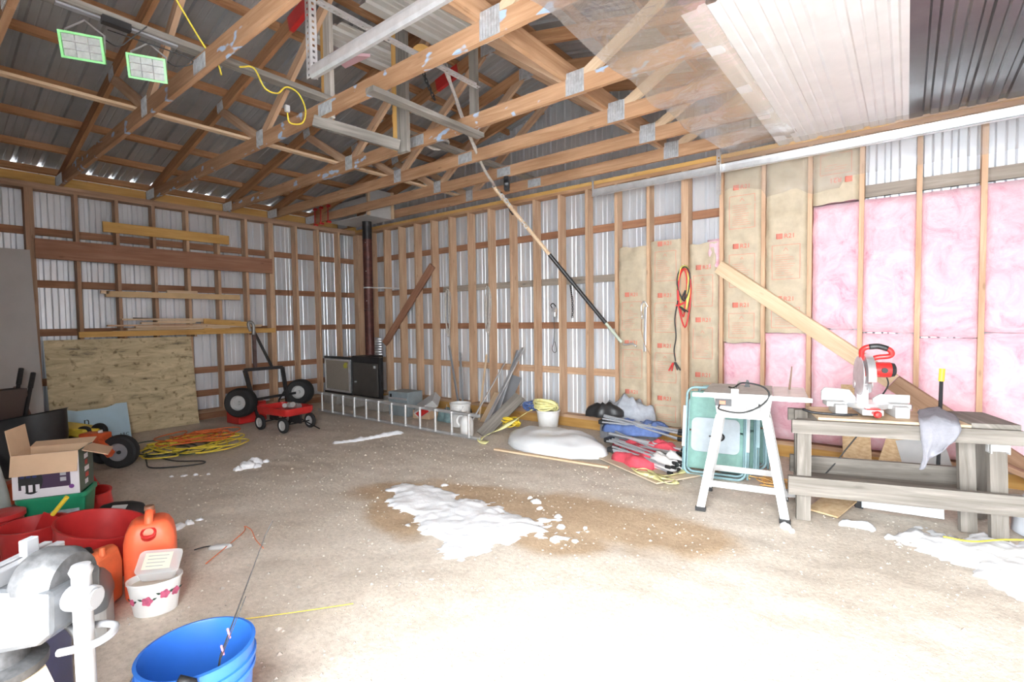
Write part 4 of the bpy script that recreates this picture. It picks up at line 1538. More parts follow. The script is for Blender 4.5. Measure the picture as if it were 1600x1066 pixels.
# scraps leaning and lying under the workbench
M_OSB = mat('osb', (0.62, 0.46, 0.28), rough=0.85, var=0.3, vscale=26, stretch=(1, 1, 2), col2=(0.45, 0.3, 0.16))


def slab(name, label, cat, c, size, rot, m, group=None, bevel=0.0):
    o = MB().box((0, 0, 0), size).build(name, m, None, bevel=bevel)
    o.location = c
    o.rotation_euler = rot
    return tag(o, label, cat, group)


slab('board_offcut', 'tall strand-board offcut leaning on the pink batts under the workbench', 'offcut', (7.9, -0.50, 0.42), (0.2, 0.012, 0.86), (R(-34), 0, R(8)), M_OSB)
slab('board_offcut', 'short strand-board offcut leaning behind the low workbench rail', 'offcut', (8.23, -0.56, 0.33), (0.26, 0.012, 0.5), (R(-30), R(18), R(5)), M_OSB)
slab('board_offcut', 'white board scrap propped behind the workbench', 'offcut', (8.36, -0.62, 0.26), (0.3, 0.012, 0.34), (R(-25), R(-14), R(4)), M_WHITE)
slab('board_offcut', 'strand-board piece lying flat under the workbench near its planks', 'offcut', (7.83, -1.52 + 0.08, 0.03), (0.2, 0.36, 0.012), (R(7), 0, R(-16)), M_OSB)
slab('foam_board', 'pale blue-white foam board lying on edge under the workbench', 'foam board', (8.22, -1.28, 0.065), (0.46, 0.03, 0.11), (R(-12), 0, R(8)), mat('pale_foam', (0.66, 0.73, 0.78), rough=0.7))
slab('wood_block', 'small dark wood block under the workbench', 'block', (7.98, -1.3, 0.06), (0.05, 0.05, 0.12), (0, R(6), R(12)), M_BLACKM)
slab('lumber_scrap', 'orange-brown lumber offcut by the gable sill at the bench end', 'lumber', (8.95, -0.62, 0.03), (0.6, 0.09, 0.038), (0, 0, R(-14)), W_YELLOW)
slab('lumber_scrap', 'pale stud offcut leaning at the bench end by the sill', 'lumber', (9.05, -0.45, 0.16), (0.7, 0.09, 0.038), (0, R(20), R(-10)), W_STUDL)
# white tub at the end of the bench
t = thing('plastic_sack', 'bulging white plastic sack half in the snow drift', 'sack', (8.98, -1.2, 0))
heap(8.99, -1.2, 0, 0.2, 0.17, 0.3, 0.3, 4, 24, 10, 0.25, 0.03).build('sack', mat('grey_white_plastic', (0.62, 0.65, 0.70), rough=0.35), t, smooth='all')
t = thing('string_line', 'thin yellow cord lying across the snow drift', 'cord', (8.7, -1.75, 0.05))
MB().tube(bez([(8.42, -1.85, 0.09), (8.55, -1.82, 0.085), (8.7, -1.68, 0.085), (8.9, -1.58, 0.09), (9.2, -1.55, 0.09)], 6), 0.005, 6).build('cord', M_YCORD, t, smooth='all')

# ------------------------------------------------------------------ camp chairs, straps, plastic sheeting
M_BLUEF = mat('blue_canvas', (0.10, 0.16, 0.36), rough=0.85, var=0.25, vscale=18)
M_REDF = mat('red_canvas', (0.62, 0.07, 0.10), rough=0.85, var=0.2, vscale=18)
M_GREYF = mat('grey_canvas', (0.36, 0.38, 0.42), rough=0.9, var=0.2, vscale=18)
M_STEELT = mat('grey_tube', (0.42, 0.44, 0.47), rough=0.35, metal=0.5)


def camp_chair(label, p0, p1, z, fab, seed, panel_m):
    """collapsed quad chair: bundle of tubes with fabric bunched at one end"""
    rr = random.Random(seed)
    p0, p1 = Vector(p0), Vector(p1)
    c = thing('camp_chair', label, 'camp chair', p0, group='collapsed camp chairs')
    d = (p1 - p0).normalized()
    s = Vector((-d.y, d.x, 0))
    for k in range(11):
        a = p0 + s * rr.uniform(-0.12, 0.12) + Vector((0, 0, z + rr.uniform(0.03, 0.13)))
        b = p1 + s * rr.uniform(-0.13, 0.13) + Vector((0, 0, max(0.02, z + rr.uniform(-0.05, 0.05))))
        l_ = MB().tube([a, b], 0.010, 8).build('leg_tube', M_STEELT, c, smooth=True)
        MB().tube([b - d * 0.02, b + d * 0.025], 0.016, 8).build('foot', M_BLACK, l_, smooth=True)
    q = p0 + d * 0.28
    heap(q.x, q.y, max(0.0, z - 0.05), 0.30, 0.14, 0.105, math.atan2(d.y, d.x), seed, 26, 10, 0.5, 0.05).build('seat_fabric', fab, c, smooth='all')
    q = p0 + d * 0.52 + s * 0.05
    heap(q.x, q.y, max(0.0, z - 0.03), 0.17, 0.11, 0.11, math.atan2(d.y, d.x), seed + 3, 22, 9, 0.4, 0.04).build('arm_fabric', panel_m, c, smooth='all')
    q = p0 - d * 0.04
    MB().box(q + Vector((0, 0, z + 0.04)), (0.07, 0.12, 0.05), math.atan2(d.y, d.x)).build('hub', M_BLACK, c, bevel=0.01)
    return c


camp_chair('collapsed camp chair with red fabric at the front of the pile', (5.98, -1.2, 0), (6.62, -1.32, 0), 0.06, M_REDF, 3, mat('pale_canvas', (0.55, 0.53, 0.52), rough=0.9))
camp_chair('collapsed camp chair with red fabric and pale arms beneath the blue one', (5.80, -0.93, 0), (6.55, -0.98, 0), 0.08, M_REDF, 5, M_REDF)
camp_chair('collapsed camp chair with blue fabric on top of the pile', (5.62, -0.72, 0), (6.45, -0.66, 0), 0.22, M_BLUEF, 8, M_BLUEF)
t = thing('folded_tarp', 'grey folded tarp with black strap on the camp chair pile', 'tarp', (5.7, -0.5, 0))
heap(5.72, -0.36, 0.0, 0.34, 0.16, 0.46, 0.2, 7, 26, 11, 0.3, 0.06).build('tarp', M_GREYF, t, smooth='all')
heap(5.56, -0.62, 0.3, 0.2, 0.09, 0.13, 0.5, 9, 20, 9, 0.5, 0.05).build('strap', M_BLACK, t, smooth='all')
slab('floor_board', 'thin beige fibreboard lying flat under the camp chairs', 'board', (6.28, -1.12, 0.012), (1.1, 0.72, 0.012), (0, 0, R(-28)), mat('beige_board', (0.56, 0.46, 0.34), rough=0.85, var=0.12, vscale=5))


def strap(pts, w, name, label, m, twist=0.0):
    t = thing(name, label, 'strap', pts[0])
    P = bez(pts, 6)
    mb = MB()
    n = len(P)

    def G(i, j):
        d, s, u = basis((P[min(n - 1, i + 1)] - P[max(0, i - 1)]))
        a = twist * i / n + 0.5 * math.sin(i * 0.5)
        return P[i] + (s * math.cos(a) + u * math.sin(a)) * w * (j - 0.5)
    mb.grid(G, n, 2)
    mb.build('webbing', m, t, smooth='all', solid=0.004)
    return t


M_STRAP = mat('yellow_webbing', (0.80, 0.76, 0.36), rough=0.8, var=0.2, vscale=25)
strap([(6.5, -1.0, 0.09), (6.62, -1.1, 0.03), (6.68, -1.32, 0.03), (6.6, -1.5, 0.03), (6.42, -1.56, 0.03), (6.3, -1.5, 0.035), (6.42, -1.44, 0.035), (6.55, -1.62, 0.04), (6.7, -1.7, 0.03), (6.72, -1.58, 0.03), (6.5, -1.62, 0.045)], 0.05, 'tow_strap', 'pale yellow tow strap looped on the fibreboard by the camp chairs', M_STRAP)
# bucket of straps against the wall
t = thing('bucket', 'white pail heaped with yellow strap and blue rope', 'bucket', (4.72, -0.55, 0))
MB().lathe([(0.11, 0.0), (0.145, 0.26), (0.152, 0.265), (0.152, 0.28), (0.14, 0.28), (0.108, 0.01)], 24, TR((4.72, -0.55, 0))).build('pail', M_WHITEP, t, smooth=True)
rr = random.Random(2)


def wad(name, label, cx, cy, z, r, m, seed, n=7, rad=0.012, cat='strap'):
    rr = random.Random(seed)
    t = thing(name, label, cat, (cx, cy, z))
    pts = []
    for k in range(n):
        ph, tl = rr.uniform(0, 6.28), rr.uniform(-0.9, 0.9)
        q = r * rr.uniform(0.6, 1.0)
        for e in range(7):
            a = ph + e * 0.95
            pts.append((cx + q * math.cos(a), cy + q * math.sin(a) * math.cos(tl) * 0.8, max(0.014, z + q * math.sin(a) * math.sin(tl) * 0.8 + rr.uniform(0, 0.03))))
    MB().tube(bez(pts, 5), rad, 6).build('loops', m, t, smooth='all')
    return t


wad('tow_strap', 'pale yellow tow strap wadded on the white pail', 4.72, -0.6, 0.33, 0.17, M_STRAP, 4, 13, 0.011)
wad('rope', 'blue rope wadded beside the yellow strap by the wall', 4.42, -0.5, 0.28, 0.12, M_BLUEF, 6, 9, 0.008, 'rope')
wad('tow_strap', 'bright yellow strap with black flecks low by the leaning planks', 4.36, -0.85, 0.12, 0.14, M_YELLOW, 9, 9, 0.009)
strap([(4.62, -0.75, 0.3), (4.52, -0.95, 0.2), (4.42, -1.15, 0.1), (4.36, -1.4, 0.04), (4.42, -1.5, 0.03), (4.55, -1.52, 0.03)], 0.06, 'tow_strap', 'pale yellow strap tail trailing onto the floor by the ladder end', M_STRAP)
o = heap(5.18, -1.14, 0, 0.66, 0.36, 0.17, R(-10), 5, 40, 14, 0.18, 0.015).build('plastic_sheeting', mat('milky_plastic', (0.74, 0.76, 0.78), rough=0.35, var=0.06, vscale=6), None, smooth='all')
tag(o, 'long heap of milky white plastic sheeting on the floor by the camp chairs', 'plastic sheeting')
t = thing('sheet_edge_board', 'pale strip of wood along the plastic sheeting', 'board', (5.4, -1.55, 0))
MB().beam((4.75, -1.62, 0.012), (6.05, -1.5, 0.012), 0.05, 0.018).build('strip', W_PALE, t)
# ------------------------------------------------------------------ things hung on the gable wall
M_ROPE = mat('grey_rope', (0.5, 0.46, 0.42), rough=0.9, var=0.2, vscale=40)
for i, (x, z1, z0, w, n, lab) in enumerate([(2.58, 1.9, 1.15, 0.16, 5, 'hank of thin grey rope hung on a stud near the ladder'), (3.41, 1.9, 1.12, 0.13, 4, 'hank of pale cord hung on the stud directly above the white pail and jug')]):
    t = thing('rope_hank', lab, 'rope', (x, -0.16, z1), group='rope hanks on the studs')
    hank(MB(), x, -0.15, z1, z0, w, n, 0.007, i + 4, 0.03).build('loops', M_ROPE, t, smooth='all')
    MB().cyl((x, -D, z1), (x, -D - 0.05, z1 + 0.01), 0.004, 6).build('nail', M_GALV, t)
t = thing('cable_puller', 'small hand cable puller hanging on a stud with a wire loop', 'cable puller', (4.57, -0.17, 1.5))
mb = MB()
mb.box((4.575, -0.175, 1.5), (0.05, 0.05, 0.11), 0.2)
mb.cyl((4.55, -0.175, 1.53), (4.61, -0.175, 1.53), 0.034, 14)
mb.build('ratchet_body', M_GALV, t, bevel=0.006)
MB().tube(bez([(4.55, -0.17, 1.55), (4.52, -0.17, 1.6), (4.56, -0.17, 1.62), (4.6, -0.17, 1.58)], 5), 0.007, 6).build('hook', M_BLACKM, t, smooth='all')
MB().tube(bez([(4.57, -0.17, 1.45), (4.565, -0.16, 1.25), (4.56, -0.165, 1.12), (4.53, -0.16, 1.02), (4.56, -0.16, 0.97), (4.6, -0.16, 1.0), (4.575, -0.165, 1.12)], 6), 0.004, 6).build('wire_loop', M_BLACKM, t, smooth='all')
t = thing('chain', 'short length of dark chain hanging beside the cable puller', 'chain', (4.76, -0.05, 1.82))
chain(MB(), [(4.74, -0.03, 1.86), (4.765, -0.035, 1.7), (4.77, -0.03, 1.55), (4.765, -0.03, 1.43)]).build('links', M_BLACKM, t, smooth='all')
MB().tube([(4.74, 0.0, 1.866), (4.74, -0.04, 1.87)], 0.004, 6).build('nail', M_GALV, t)
# long pole with chain, slung from the truss to the wall
t = thing('boom_pole', 'long pole, wood then black, slung from the trusses down to the kraft batts', 'pole', (4.42, -1.2, 2.98))
pa, pb = Vector((4.44, -1.2, 2.95)), Vector((5.58, -0.21, 1.1))
seg = lambda a, b: [pa.lerp(pb, a), pa.lerp(pb, b)]
MB().tube(seg(0.0, 0.42), 0.022, 10).build('wood_shaft', W_PALE, t, smooth=True)
MB().tube(seg(0.42, 0.86), 0.024, 10).build('black_sleeve', M_BLACK, t, smooth=True)
MB().tube(seg(0.86, 0.985), 0.02, 10).build('grey_end', mat('grey_green_paint', (0.45, 0.5, 0.42), rough=0.5), t, smooth=True)
MB().tube(bez([pb, pb + Vector((0.06, 0, 0.0)), pb + Vector((0.12, -0.01, 0.01)), pb + Vector((0.17, -0.01, -0.02))], 4), 0.011, 8).build('hook', M_GALV, t, smooth='all')
chain(MB(), [pa.lerp(pb, 0.0) + Vector((-0.02, 0, 0.03)), pa.lerp(pb, 0.08) + Vector((0.03, -0.02, 0)), pa.lerp(pb, 0.16) + Vector((-0.02, 0, 0.03)), pa.lerp(pb, 0.24) + Vector((0.02, -0.02, -0.02))], 0.05, 0.006, 0.016).build('wrapped_chain', M_GALV, t, smooth='all')
t = thing('rope_hoist', 'rope and pulley hoist hanging from the trusses above the pole', 'hoist', (4.62, -1.7, 3.2))
MB().tube(bez([(4.82, -2.38, 3.8), (4.79, -2.2, 3.6), (4.7, -1.95, 3.38), (4.62, -1.7, 3.19), (4.52, -1.45, 3.07), (4.45, -1.22, 2.98)], 6), 0.016, 8).build('rope', M_ROPE, t, smooth='all')
MB().tube(bez([(4.84, -2.34, 3.8), (4.76, -2.1, 3.45), (4.68, -1.85, 3.3), (4.6, -1.64, 3.2)], 6), 0.008, 6).build('tail_rope', M_ROPE, t, smooth='all')
mb = MB()
mb.cyl((4.52, -1.11, 2.99), (4.56, -1.08, 3.0), 0.06, 18)
mb.box((4.54, -1.095, 3.0), (0.06, 0.08, 0.16), 0.5)
mb.build('pulley_block', M_BLACKM, t, bevel=0.008)
chain(MB(), [(4.47, -1.12, 2.9), (4.5, -1.08, 2.82), (4.53, -1.05, 2.74), (4.55, -1.0, 2.66)], 0.045, 0.006, 0.014).build('chain', M_BLACKM, t, smooth='all')
t = thing('rope_coil', 'grey rope coil lying on the truss boards near the chimney', 'rope', (4.3, -2.0, ZT + 0.05))
mb = MB()
for k in range(3):
    mb.tube([(4.3 + (0.13 - 0.02 * k) * math.cos(a), -2.0 + (0.16 - 0.02 * k) * math.sin(a), ZT + 0.055 + 0.015 * k + 0.02 * math.sin(2 * a)) for a in [2 * PI * e / 20 for e in range(20)]], 0.014, 8, closed=True)
mb.build('loops', M_ROPE, t, smooth='all')
# jumper cables on the doubled stud
t = thing('jumper_cables', 'red, yellow and black jumper cables hanging in loops on the doubled stud', 'jumper cables', (6.29, -0.18, 1.98))
M_YGREEN = mat('yellow_cable', (0.68, 0.64, 0.16), rough=0.5)
M_REDC = mat('red_cable', (0.6, 0.03, 0.03), rough=0.45)
hank(MB(), 6.29, -0.16, 1.98, 1.42, 0.2, 3, 0.008, 11, 0.03).build('yellow_loops', M_YGREEN, t, smooth='all')
hank(MB(), 6.30, -0.17, 1.95, 1.3, 0.17, 2, 0.008, 15, 0.03).build('red_loops', M_REDC, t, smooth='all')
hank(MB(), 6.30, -0.18, 1.97, 1.5, 0.19, 1, 0.008, 19, 0.03).build('black_loop', M_DCORD, t, smooth='all')
MB().tube(bez([(6.23, -0.19, 1.6), (6.2, -0.2, 1.4), (6.21, -0.19, 1.2), (6.185, -0.18, 1.05), (6.2, -0.18, 0.92)], 6), 0.008, 6).build('hanging_lead', M_DCORD, t, smooth='all')
for j, (x, z, m_, a) in enumerate([(6.28, 1.56, M_REDC, 1.2), (6.31, 1.66, M_BLACK, 0.3), (6.17, 0.86, M_REDC, 0.35), (6.23, 0.87, M_BLACK, -0.5), (6.3, 1.5, M_BLACK, -0.9)]):
    mb = MB()
    for s in (-1, 1):
        mb.beam((x + 0.05 * math.sin(a) + s * 0.004, -0.215, z + 0.05 * math.cos(a)), (x - 0.05 * math.sin(a) + s * 0.016, -0.215, z - 0.05 * math.cos(a)), 0.012, 0.02, (0, 1, 0))
    mb.build('clamp', m_, t, bevel=0.003)
MB().cyl((6.29, -D, 1.98), (6.29, -D - 0.06, 1.99), 0.005, 6).build('nail', M_GALV, t)
# long pliers-like bar hung between two kraft batts
t = thing('spreader_bar', 'silver hand tool with cord hung between two kraft batts', 'hand tool', (5.83, -0.17, 1.55))
MB().tube(bez([(5.8, -0.165, 1.4), (5.79, -0.165, 1.55), (5.83, -0.17, 1.6), (5.87, -0.165, 1.54)], 5), 0.009, 8).build('hook', M_GALV, t, smooth='all')
MB().beam((5.84, -0.165, 1.54), (5.83, -0.165, 1.02), 0.03, 0.012, (0, 1, 0)).build('bar', M_GALV, t, bevel=0.003)
MB().tube(bez([(5.8, -0.17, 1.5), (5.79, -0.17, 1.3), (5.82, -0.17, 1.15), (5.86, -0.17, 1.05), (5.9, -0.17, 0.98)], 5), 0.005, 6).build('cord', mat('brown_cord', (0.4, 0.26, 0.16), rough=0.7), t, smooth='all')

# ------------------------------------------------------------------ stove corner
M_PIPE = mat('black_stovepipe', (0.022, 0.02, 0.02), rough=0.5, metal=0.4, var=0.3, vscale=9, stretch=(1, 1, 3))
M_PIPEB = mat('rusty_stovepipe', (0.085, 0.028, 0.022), rough=0.55, metal=0.3, var=0.4, vscale=7, stretch=(1, 1, 2.5))
SY = -0.9
t = thing('stovepipe', 'dark brown stovepipe rising from the stove to the roof box', 'stovepipe', (1.17, -0.62, 0.86))
for z0, z1, m_ in ((0.855, 1.62, M_PIPEB), (1.62, 2.05, M_PIPEB), (2.05, 2.78, M_PIPEB), (2.78, 3.09, M_PIPE)):
    MB().lathe([(0.076, z0 + 0.004), (0.076, z1 - 0.03), (0.079, z1 - 0.02), (0.079, z1)], 24, TR((1.17, -0.62, 0)), close=False).build('pipe_section', m_, t, smooth=True)
MB().lathe([(0.081, 1.97), (0.082, 1.99)], 24, TR((1.17, -0.62, 0)), close=False).build('support_band', M_WHITE, t, smooth=True)
MB().beam((1.24, -0.6, 1.98), (1.385, -D - 0.004, 1.98), 0.004, 0.02).build('support_arm', M_WHITE, t)
for z in (1.76, 2.25, 2.72):
    MB().lathe([(0.001, 0), (0.008, 0), (0.006, 0.005), (0.001, 0.006)], 8, TR((1.21, -0.687, z), Matrix.Rotation(PI / 2, 4, 'X'))).build('screw', M_GALV, t)
# stove cabinet and speaker-like grille cabinet stand on concrete blocks
st = thing('stove', 'dark steel stove cabinet with a plain door under the stovepipe', 'stove', (1.42, -0.6, 0.17))
MB().b2((1.05, -0.9, 0.2), (1.8, -0.84, 0.85)).build('body', M_BLACKM, st, bevel=0.008)
MB().b2((0.98, -0.838, 0.2), (1.36, -0.5, 0.85)).build('firebox', M_BLACKM, st, bevel=0.008)
dr_ = MB().b2((1.12, -0.922, 0.23), (1.76, -0.902, 0.75)).build('door', mat('grey_black_enamel', (0.06, 0.055, 0.05), rough=0.4, var=0.15, vscale=10), st, bevel=0.004)
MB().cyl((1.2, -0.922, 0.44), (1.2, -0.95, 0.44), 0.013, 10).build('knob', M_GALV, dr_)
MB().box((1.7, -0.93, 0.7), (0.03, 0.015, 0.04)).build('hinge', M_GALV, dr_)
st = thing('grille_cabinet', 'dark cabinet with silver framed grille and yellow emblem beside the stove', 'cabinet', (0.65, -0.6, 0.17))
MB().b2((0.22, -0.9, 0.19), (1.045, -0.845, 0.83)).build('body', M_BLACKM, st, bevel=0.008)
gr = MB().b2((0.31, -0.914, 0.27), (0.99, -0.901, 0.76)).build('grille', mat('grille_cloth', (0.27, 0.24, 0.20), rough=0.9, var=0.15, vscale=60), st)
for a, b in (((0.28, 0.235), (1.02, 0.27)), ((0.28, 0.76), (1.02, 0.79)), ((0.28, 0.27), (0.31, 0.76)), ((0.99, 0.27), (1.02, 0.76))):
    MB().b2((a[0], -0.925, a[1]), (b[0], -0.901, b[1])).build('grille_frame', M_ALU, gr)
MB().prism([(-0.06, 0.0), (-0.02, 0.045), (0.04, 0.05), (0.06, 0.02), (0.02, 0.0), (0.05, -0.03), (0.0, -0.05), (-0.05, -0.04)], 0.006, TR((0.9, -0.9145, 0.69), Matrix.Rotation(PI / 2, 4, 'X'))).build('emblem', mat('olive_yellow', (0.42, 0.4, 0.05), rough=0.5), gr)
M_CONC = mat('concrete_block', (0.36, 0.34, 0.31), rough=0.95, var=0.2, vscale=12, bump=0.4, bscale=70)
for k, (x, lab) in enumerate([(0.35, 'concrete block under the grille cabinet by the eave wall'), (0.9, 'concrete block under the join of grille cabinet and stove'), (1.65, 'concrete block under the stove near the blue-grey box')]):
    t = thing('concrete_block', lab, 'concrete block', (x, -0.7, 0), group='blocks under the stove')
    mb = MB()
    mb.b2((x - 0.2, -0.88, 0.0), (x - 0.165, -0.48, 0.188))
    mb.b2((x + 0.165, -0.88, 0.0), (x + 0.2, -0.48, 0.188))
    mb.b2((x - 0.165, -0.88, 0.0), (x + 0.165, -0.845, 0.188))
    mb.b2((x - 0.165, -0.515, 0.0), (x + 0.165, -0.48, 0.188))
    mb.b2((x - 0.165, -0.7, 0.0), (x + 0.165, -0.66, 0.188))
    mb.build('block', M_CONC, t)
t = thing('corrugated_sheet', 'small grey corrugated sheet hung behind the stovepipe', 'corrugated sheet', (0.75, -0.16, 0.5))
mb = MB()
mb.grid(lambda i, j: Vector((0.55 + 0.4 * j, -0.205 - 0.01 * math.cos(i * PI / 2) - 0.02 * j, 0.5 + 0.63 * i / 56)), 57, 2)
mb.build('sheet', M_GALV, t, smooth='all', solid=0.002)
# roof box round the chimney
t = thing('chimney_box', 'white boxed chimney surround framed with studs in the roof corner', 'chimney box', (1.2, -0.5, 3.1))
bx0, bx1, by0, by1, bz0, bz1 = 0.62, 1.62, -0.94, -0.44, CH0 - 0.0, 3.42
# hung between the first two trusses
MB().b2((bx0, by0, CH0 - 0.035), (bx1, by1, CH0 - 0.02)).build('bottom_panel', M_WHITE, t)
MB().b2((bx0, by0 - 0.0, CH0 - 0.019), (bx0 + 0.015, by1, 3.36)).build('side_panel', M_WHITE, t)
MB().b2((bx1 - 0.015, by0, CH0 - 0.019), (bx1, by1, 3.5)).build('side_panel', M_WHITE, t)
MB().b2((bx0, by0, CH0 + 0.13), (bx1, by0 + 0.012, 3.36)).build('front_panel', M_WHITE, t)
MB().b2((bx1 + 0.001, by0, CH0 - 0.03), (bx1 + 0.038, by0 + 0.04, 3.5)).build('corner_stud', W_PALE, t)
MB().b2((bx1 + 0.001, by1 - 0.04, CH0 - 0.03), (bx1 + 0.038, by1, 3.5)).build('corner_stud', W_PALE, t)
for k, x in enumerate((0.32, 0.5, 0.72)):
    c = thing('bar_clamp', ['red bar clamp on the truss nearest the eave wall', 'red bar clamp between the other two on the truss', 'red bar clamp nearest the chimney box'][k], 'clamp', (x, -1.06, CH0), group='red clamps on the truss')
    MB().beam((x, -1.055, CH0 - 0.02), (x + 0.02, -1.06, CH0 + 0.25), 0.016, 0.01, (0, 1, 0)).build('bar', M_RED, c)
    MB().b2((x - 0.02, -1.075, CH0 - 0.05), (x + 0.02, -1.0, CH0 - 0.02)).build('jaw', M_RED, c, bevel=0.005)
    MB().b2((x - 0.01, -1.078, CH0 + 0.2), (x + 0.06, -1.03, CH0 + 0.235)).build('jaw', M_RED, c, bevel=0.005)

# ------------------------------------------------------------------ ladder on its side in front of the clutter
t = thing('ladder', 'aluminium ladder lying on its long edge in front of the stove and clutter', 'ladder', (2.7, -1.5, 0))
lx0, lx1 = 1.0, 4.42
for z in (0.035, 0.30):
    mb = MB()
    mb.beam((lx0, -1.5, z), (lx1, -1.5, z), 0.03, 0.003)
    mb.beam((lx0, -1.5, z + 0.033), (lx1, -1.5, z + 0.033), 0.03, 0.003)
    mb.beam((lx0, -1.487, z + 0.016), (lx1, -1.487, z + 0.016), 0.003, 0.034)
    mb.build('side_rail', mat('dull_aluminium', (0.5, 0.5, 0.5), rough=0.4, metal=0.5, var=0.15, vscale=10), t)
n_ = 12
for k in range(n_):
    x = lx0 + 0.14 + k * 0.283
    MB().tube([(x, -1.5, 0.045), (x, -1.5, 0.325)], 0.016, 10).build('rung', M_ALU, t, smooth=True)

# ------------------------------------------------------------------ clutter along the gable wall
t = thing('metal_box', 'blue-grey metal box on edge behind the ladder', 'metal box', (2.28, -0.78, 0))
MB().box((2.28, -0.8, 0.18), (0.42, 0.3, 0.36), R(4)).build('body', mat('blue_grey_steel', (0.30, 0.36, 0.39), rough=0.5, metal=0.3, var=0.15, vscale=8), t, bevel=0.008)
MB().box((2.28, -0.955, 0.26), (0.4, 0.006, 0.03), R(4)).build('lid_seam', M_GALV, t)
MB().box((2.14, -0.965, 0.3), (0.03, 0.02, 0.05), R(4)).build('latch', M_BLACKM, t)
t = thing('carton', 'white carton with red print tilted against the blue-grey box', 'carton', (2.78, -0.86, 0), world=False)
o = MB().box((0, 0, 0), (0.36, 0.24, 0.12)).build('carton_body', M_WHITE, t, bevel=0.003)
o.location = (0.05, 0.0, 0.2)
o.rotation_euler = (R(28), R(-32), R(20))
o2 = MB().b2((-0.16, -0.1215, -0.05), (0.02, -0.1205, 0.04)).build('print_patch', M_RED, o)
MB().box((-0.05, 0.05, 0.06), (0.3, 0.2, 0.12), R(10)).build('under_box', M_CARD, t)
t = thing('bucket', 'plain white pail standing between carton and jug', 'bucket', (3.55, -0.92, 0))
MB().lathe([(0.12, 0.0), (0.14, 0.29), (0.146, 0.295), (0.146, 0.31), (0.134, 0.31), (0.115, 0.01)], 28, TR((3.55, -0.92, 0))).build('pail', M_WHITEP, t, smooth=True)
MB().tube([(3.55 + 0.15 * math.cos(a), -0.92 - 0.06 * math.sin(a) - 0.1, 0.29 - 0.11 * math.sin(a)) for a in [PI * k / 14 for k in range(15)]], 0.004, 6).build('wire_handle', M_GALV, t, smooth='all')
t = thing('jug', 'white plastic jug with moulded handle at the ladder end', 'jug', (4.0, -1.27, 0))
MB().lathe([(0.085, 0), (0.09, 0.02), (0.09, 0.17), (0.07, 0.215), (0.03, 0.245), (0.024, 0.262), (0.001, 0.262)], 20, TR((4.0, -1.27, 0)), sx=1.0, sy=0.8).build('body', M_WHITEP, t, smooth=True)
MB().lathe([(0.028, 0.26), (0.028, 0.285), (0.001, 0.286)], 14, TR((4.0, -1.27, 0))).build('cap', M_WHITEP, t, smooth=True)
MB().tube(bez([(3.965, -1.3, 0.245), (3.92, -1.33, 0.23), (3.9, -1.34, 0.17), (3.925, -1.32, 0.11)], 5), 0.014, 8).build('handle', M_WHITEP, t, smooth='all')
heap(3.2, -0.75, 0, 0.2, 0.13, 0.16, 0.4, 3, 20, 8, 0.5, 0.05).build('rag_bundle', mat('dull_teal_rag', (0.2, 0.3, 0.31), rough=0.9, var=0.3, vscale=20), None, smooth='all')
tag(bpy.data.objects['rag_bundle'], 'crumpled dark teal rag bundle behind the ladder rungs', 'rags')
# leaning bars and planks
lean = [
    ('metal_bar', 'grey steel bar leaning on the stud beside its twin, near the ladder', (3.06, -0.42, 0.0), (2.58, -0.155, 1.02), 0.03, 0.02, M_STEELT),
    ('metal_bar', 'second grey steel bar leaning beside the first', (3.1, -0.40, 0.0), (2.82, -0.155, 0.92), 0.03, 0.02, M_STEELT),
    ('metal_track', 'bright aluminium track leaning steeply at the heap of straps', (4.0, -1.0, 0.0), (4.05, -0.16, 1.02), 0.035, 0.03, M_GALV),
    ('metal_track', 'second aluminium track leaning just behind the bright one', (4.05, -0.85, 0.0), (3.95, -0.16, 0.98), 0.03, 0.03, M_STEELT),
    ('steel_plate', 'dark steel plate leaning behind the aluminium tracks', (3.8, -0.5, 0.0), (3.92, -0.17, 0.62), 0.2, 0.006, M_STEELT),
    ('plank', 'short grey weathered plank leaning by the yellow strap', (4.16, -1.18, 0.0), (4.32, -0.6, 0.42), 0.16, 0.03, W_BARE),
    ('trim_strip', 'thin white trim strip leaning over the jug', (4.02, -1.36, 0.0), (3.72, -0.15, 0.82), 0.03, 0.012, M_WHITE),
    ('wood_stick', 'thin pale stick leaning on the stud behind the tracks', (3.5, -0.5, 0.0), (3.36, -0.155, 0.9), 0.022, 0.022, W_PALE),
    ('plank', 'narrow pale board offcut leaning upright behind the jug', (3.62, -0.55, 0.0), (3.6, -0.2, 0.36), 0.1, 0.02, W_PALE),
]
for nm, lab, a, b, w, th, m_ in lean:
    o = MB().beam(a, b, w, th, (0, 1, 0.2)).build(nm, m_, None)
    tag(o, lab, nm.replace('_', ' '))
# crumpled dark bits
o = heap(3.32, -0.62, 0, 0.12, 0.1, 0.18, 0.2, 14, 18, 8, 0.6, 0.06).build('leaf_litter', mat('dead_leaves', (0.1, 0.085, 0.07), rough=0.95, var=0.5, vscale=25), None, smooth='all')
tag(o, 'dark clump of dead leaves and twigs at the foot of the tracks', 'leaf litter', kind='stuff')
# ------------------------------------------------------------------ timber and sheets on the eave wall
def wallboard(name, label, y0, y1, z0, z1, x0, th, m, cat='plank', tilt=0.0, group=None):
    o = MB().beam((x0 + th / 2, y0, (z0 + z1) / 2 - tilt), (x0 + th / 2, y1, (z0 + z1) / 2 + tilt), th, z1 - z0).build(name, m, None)
    return tag(o, label, cat, group)


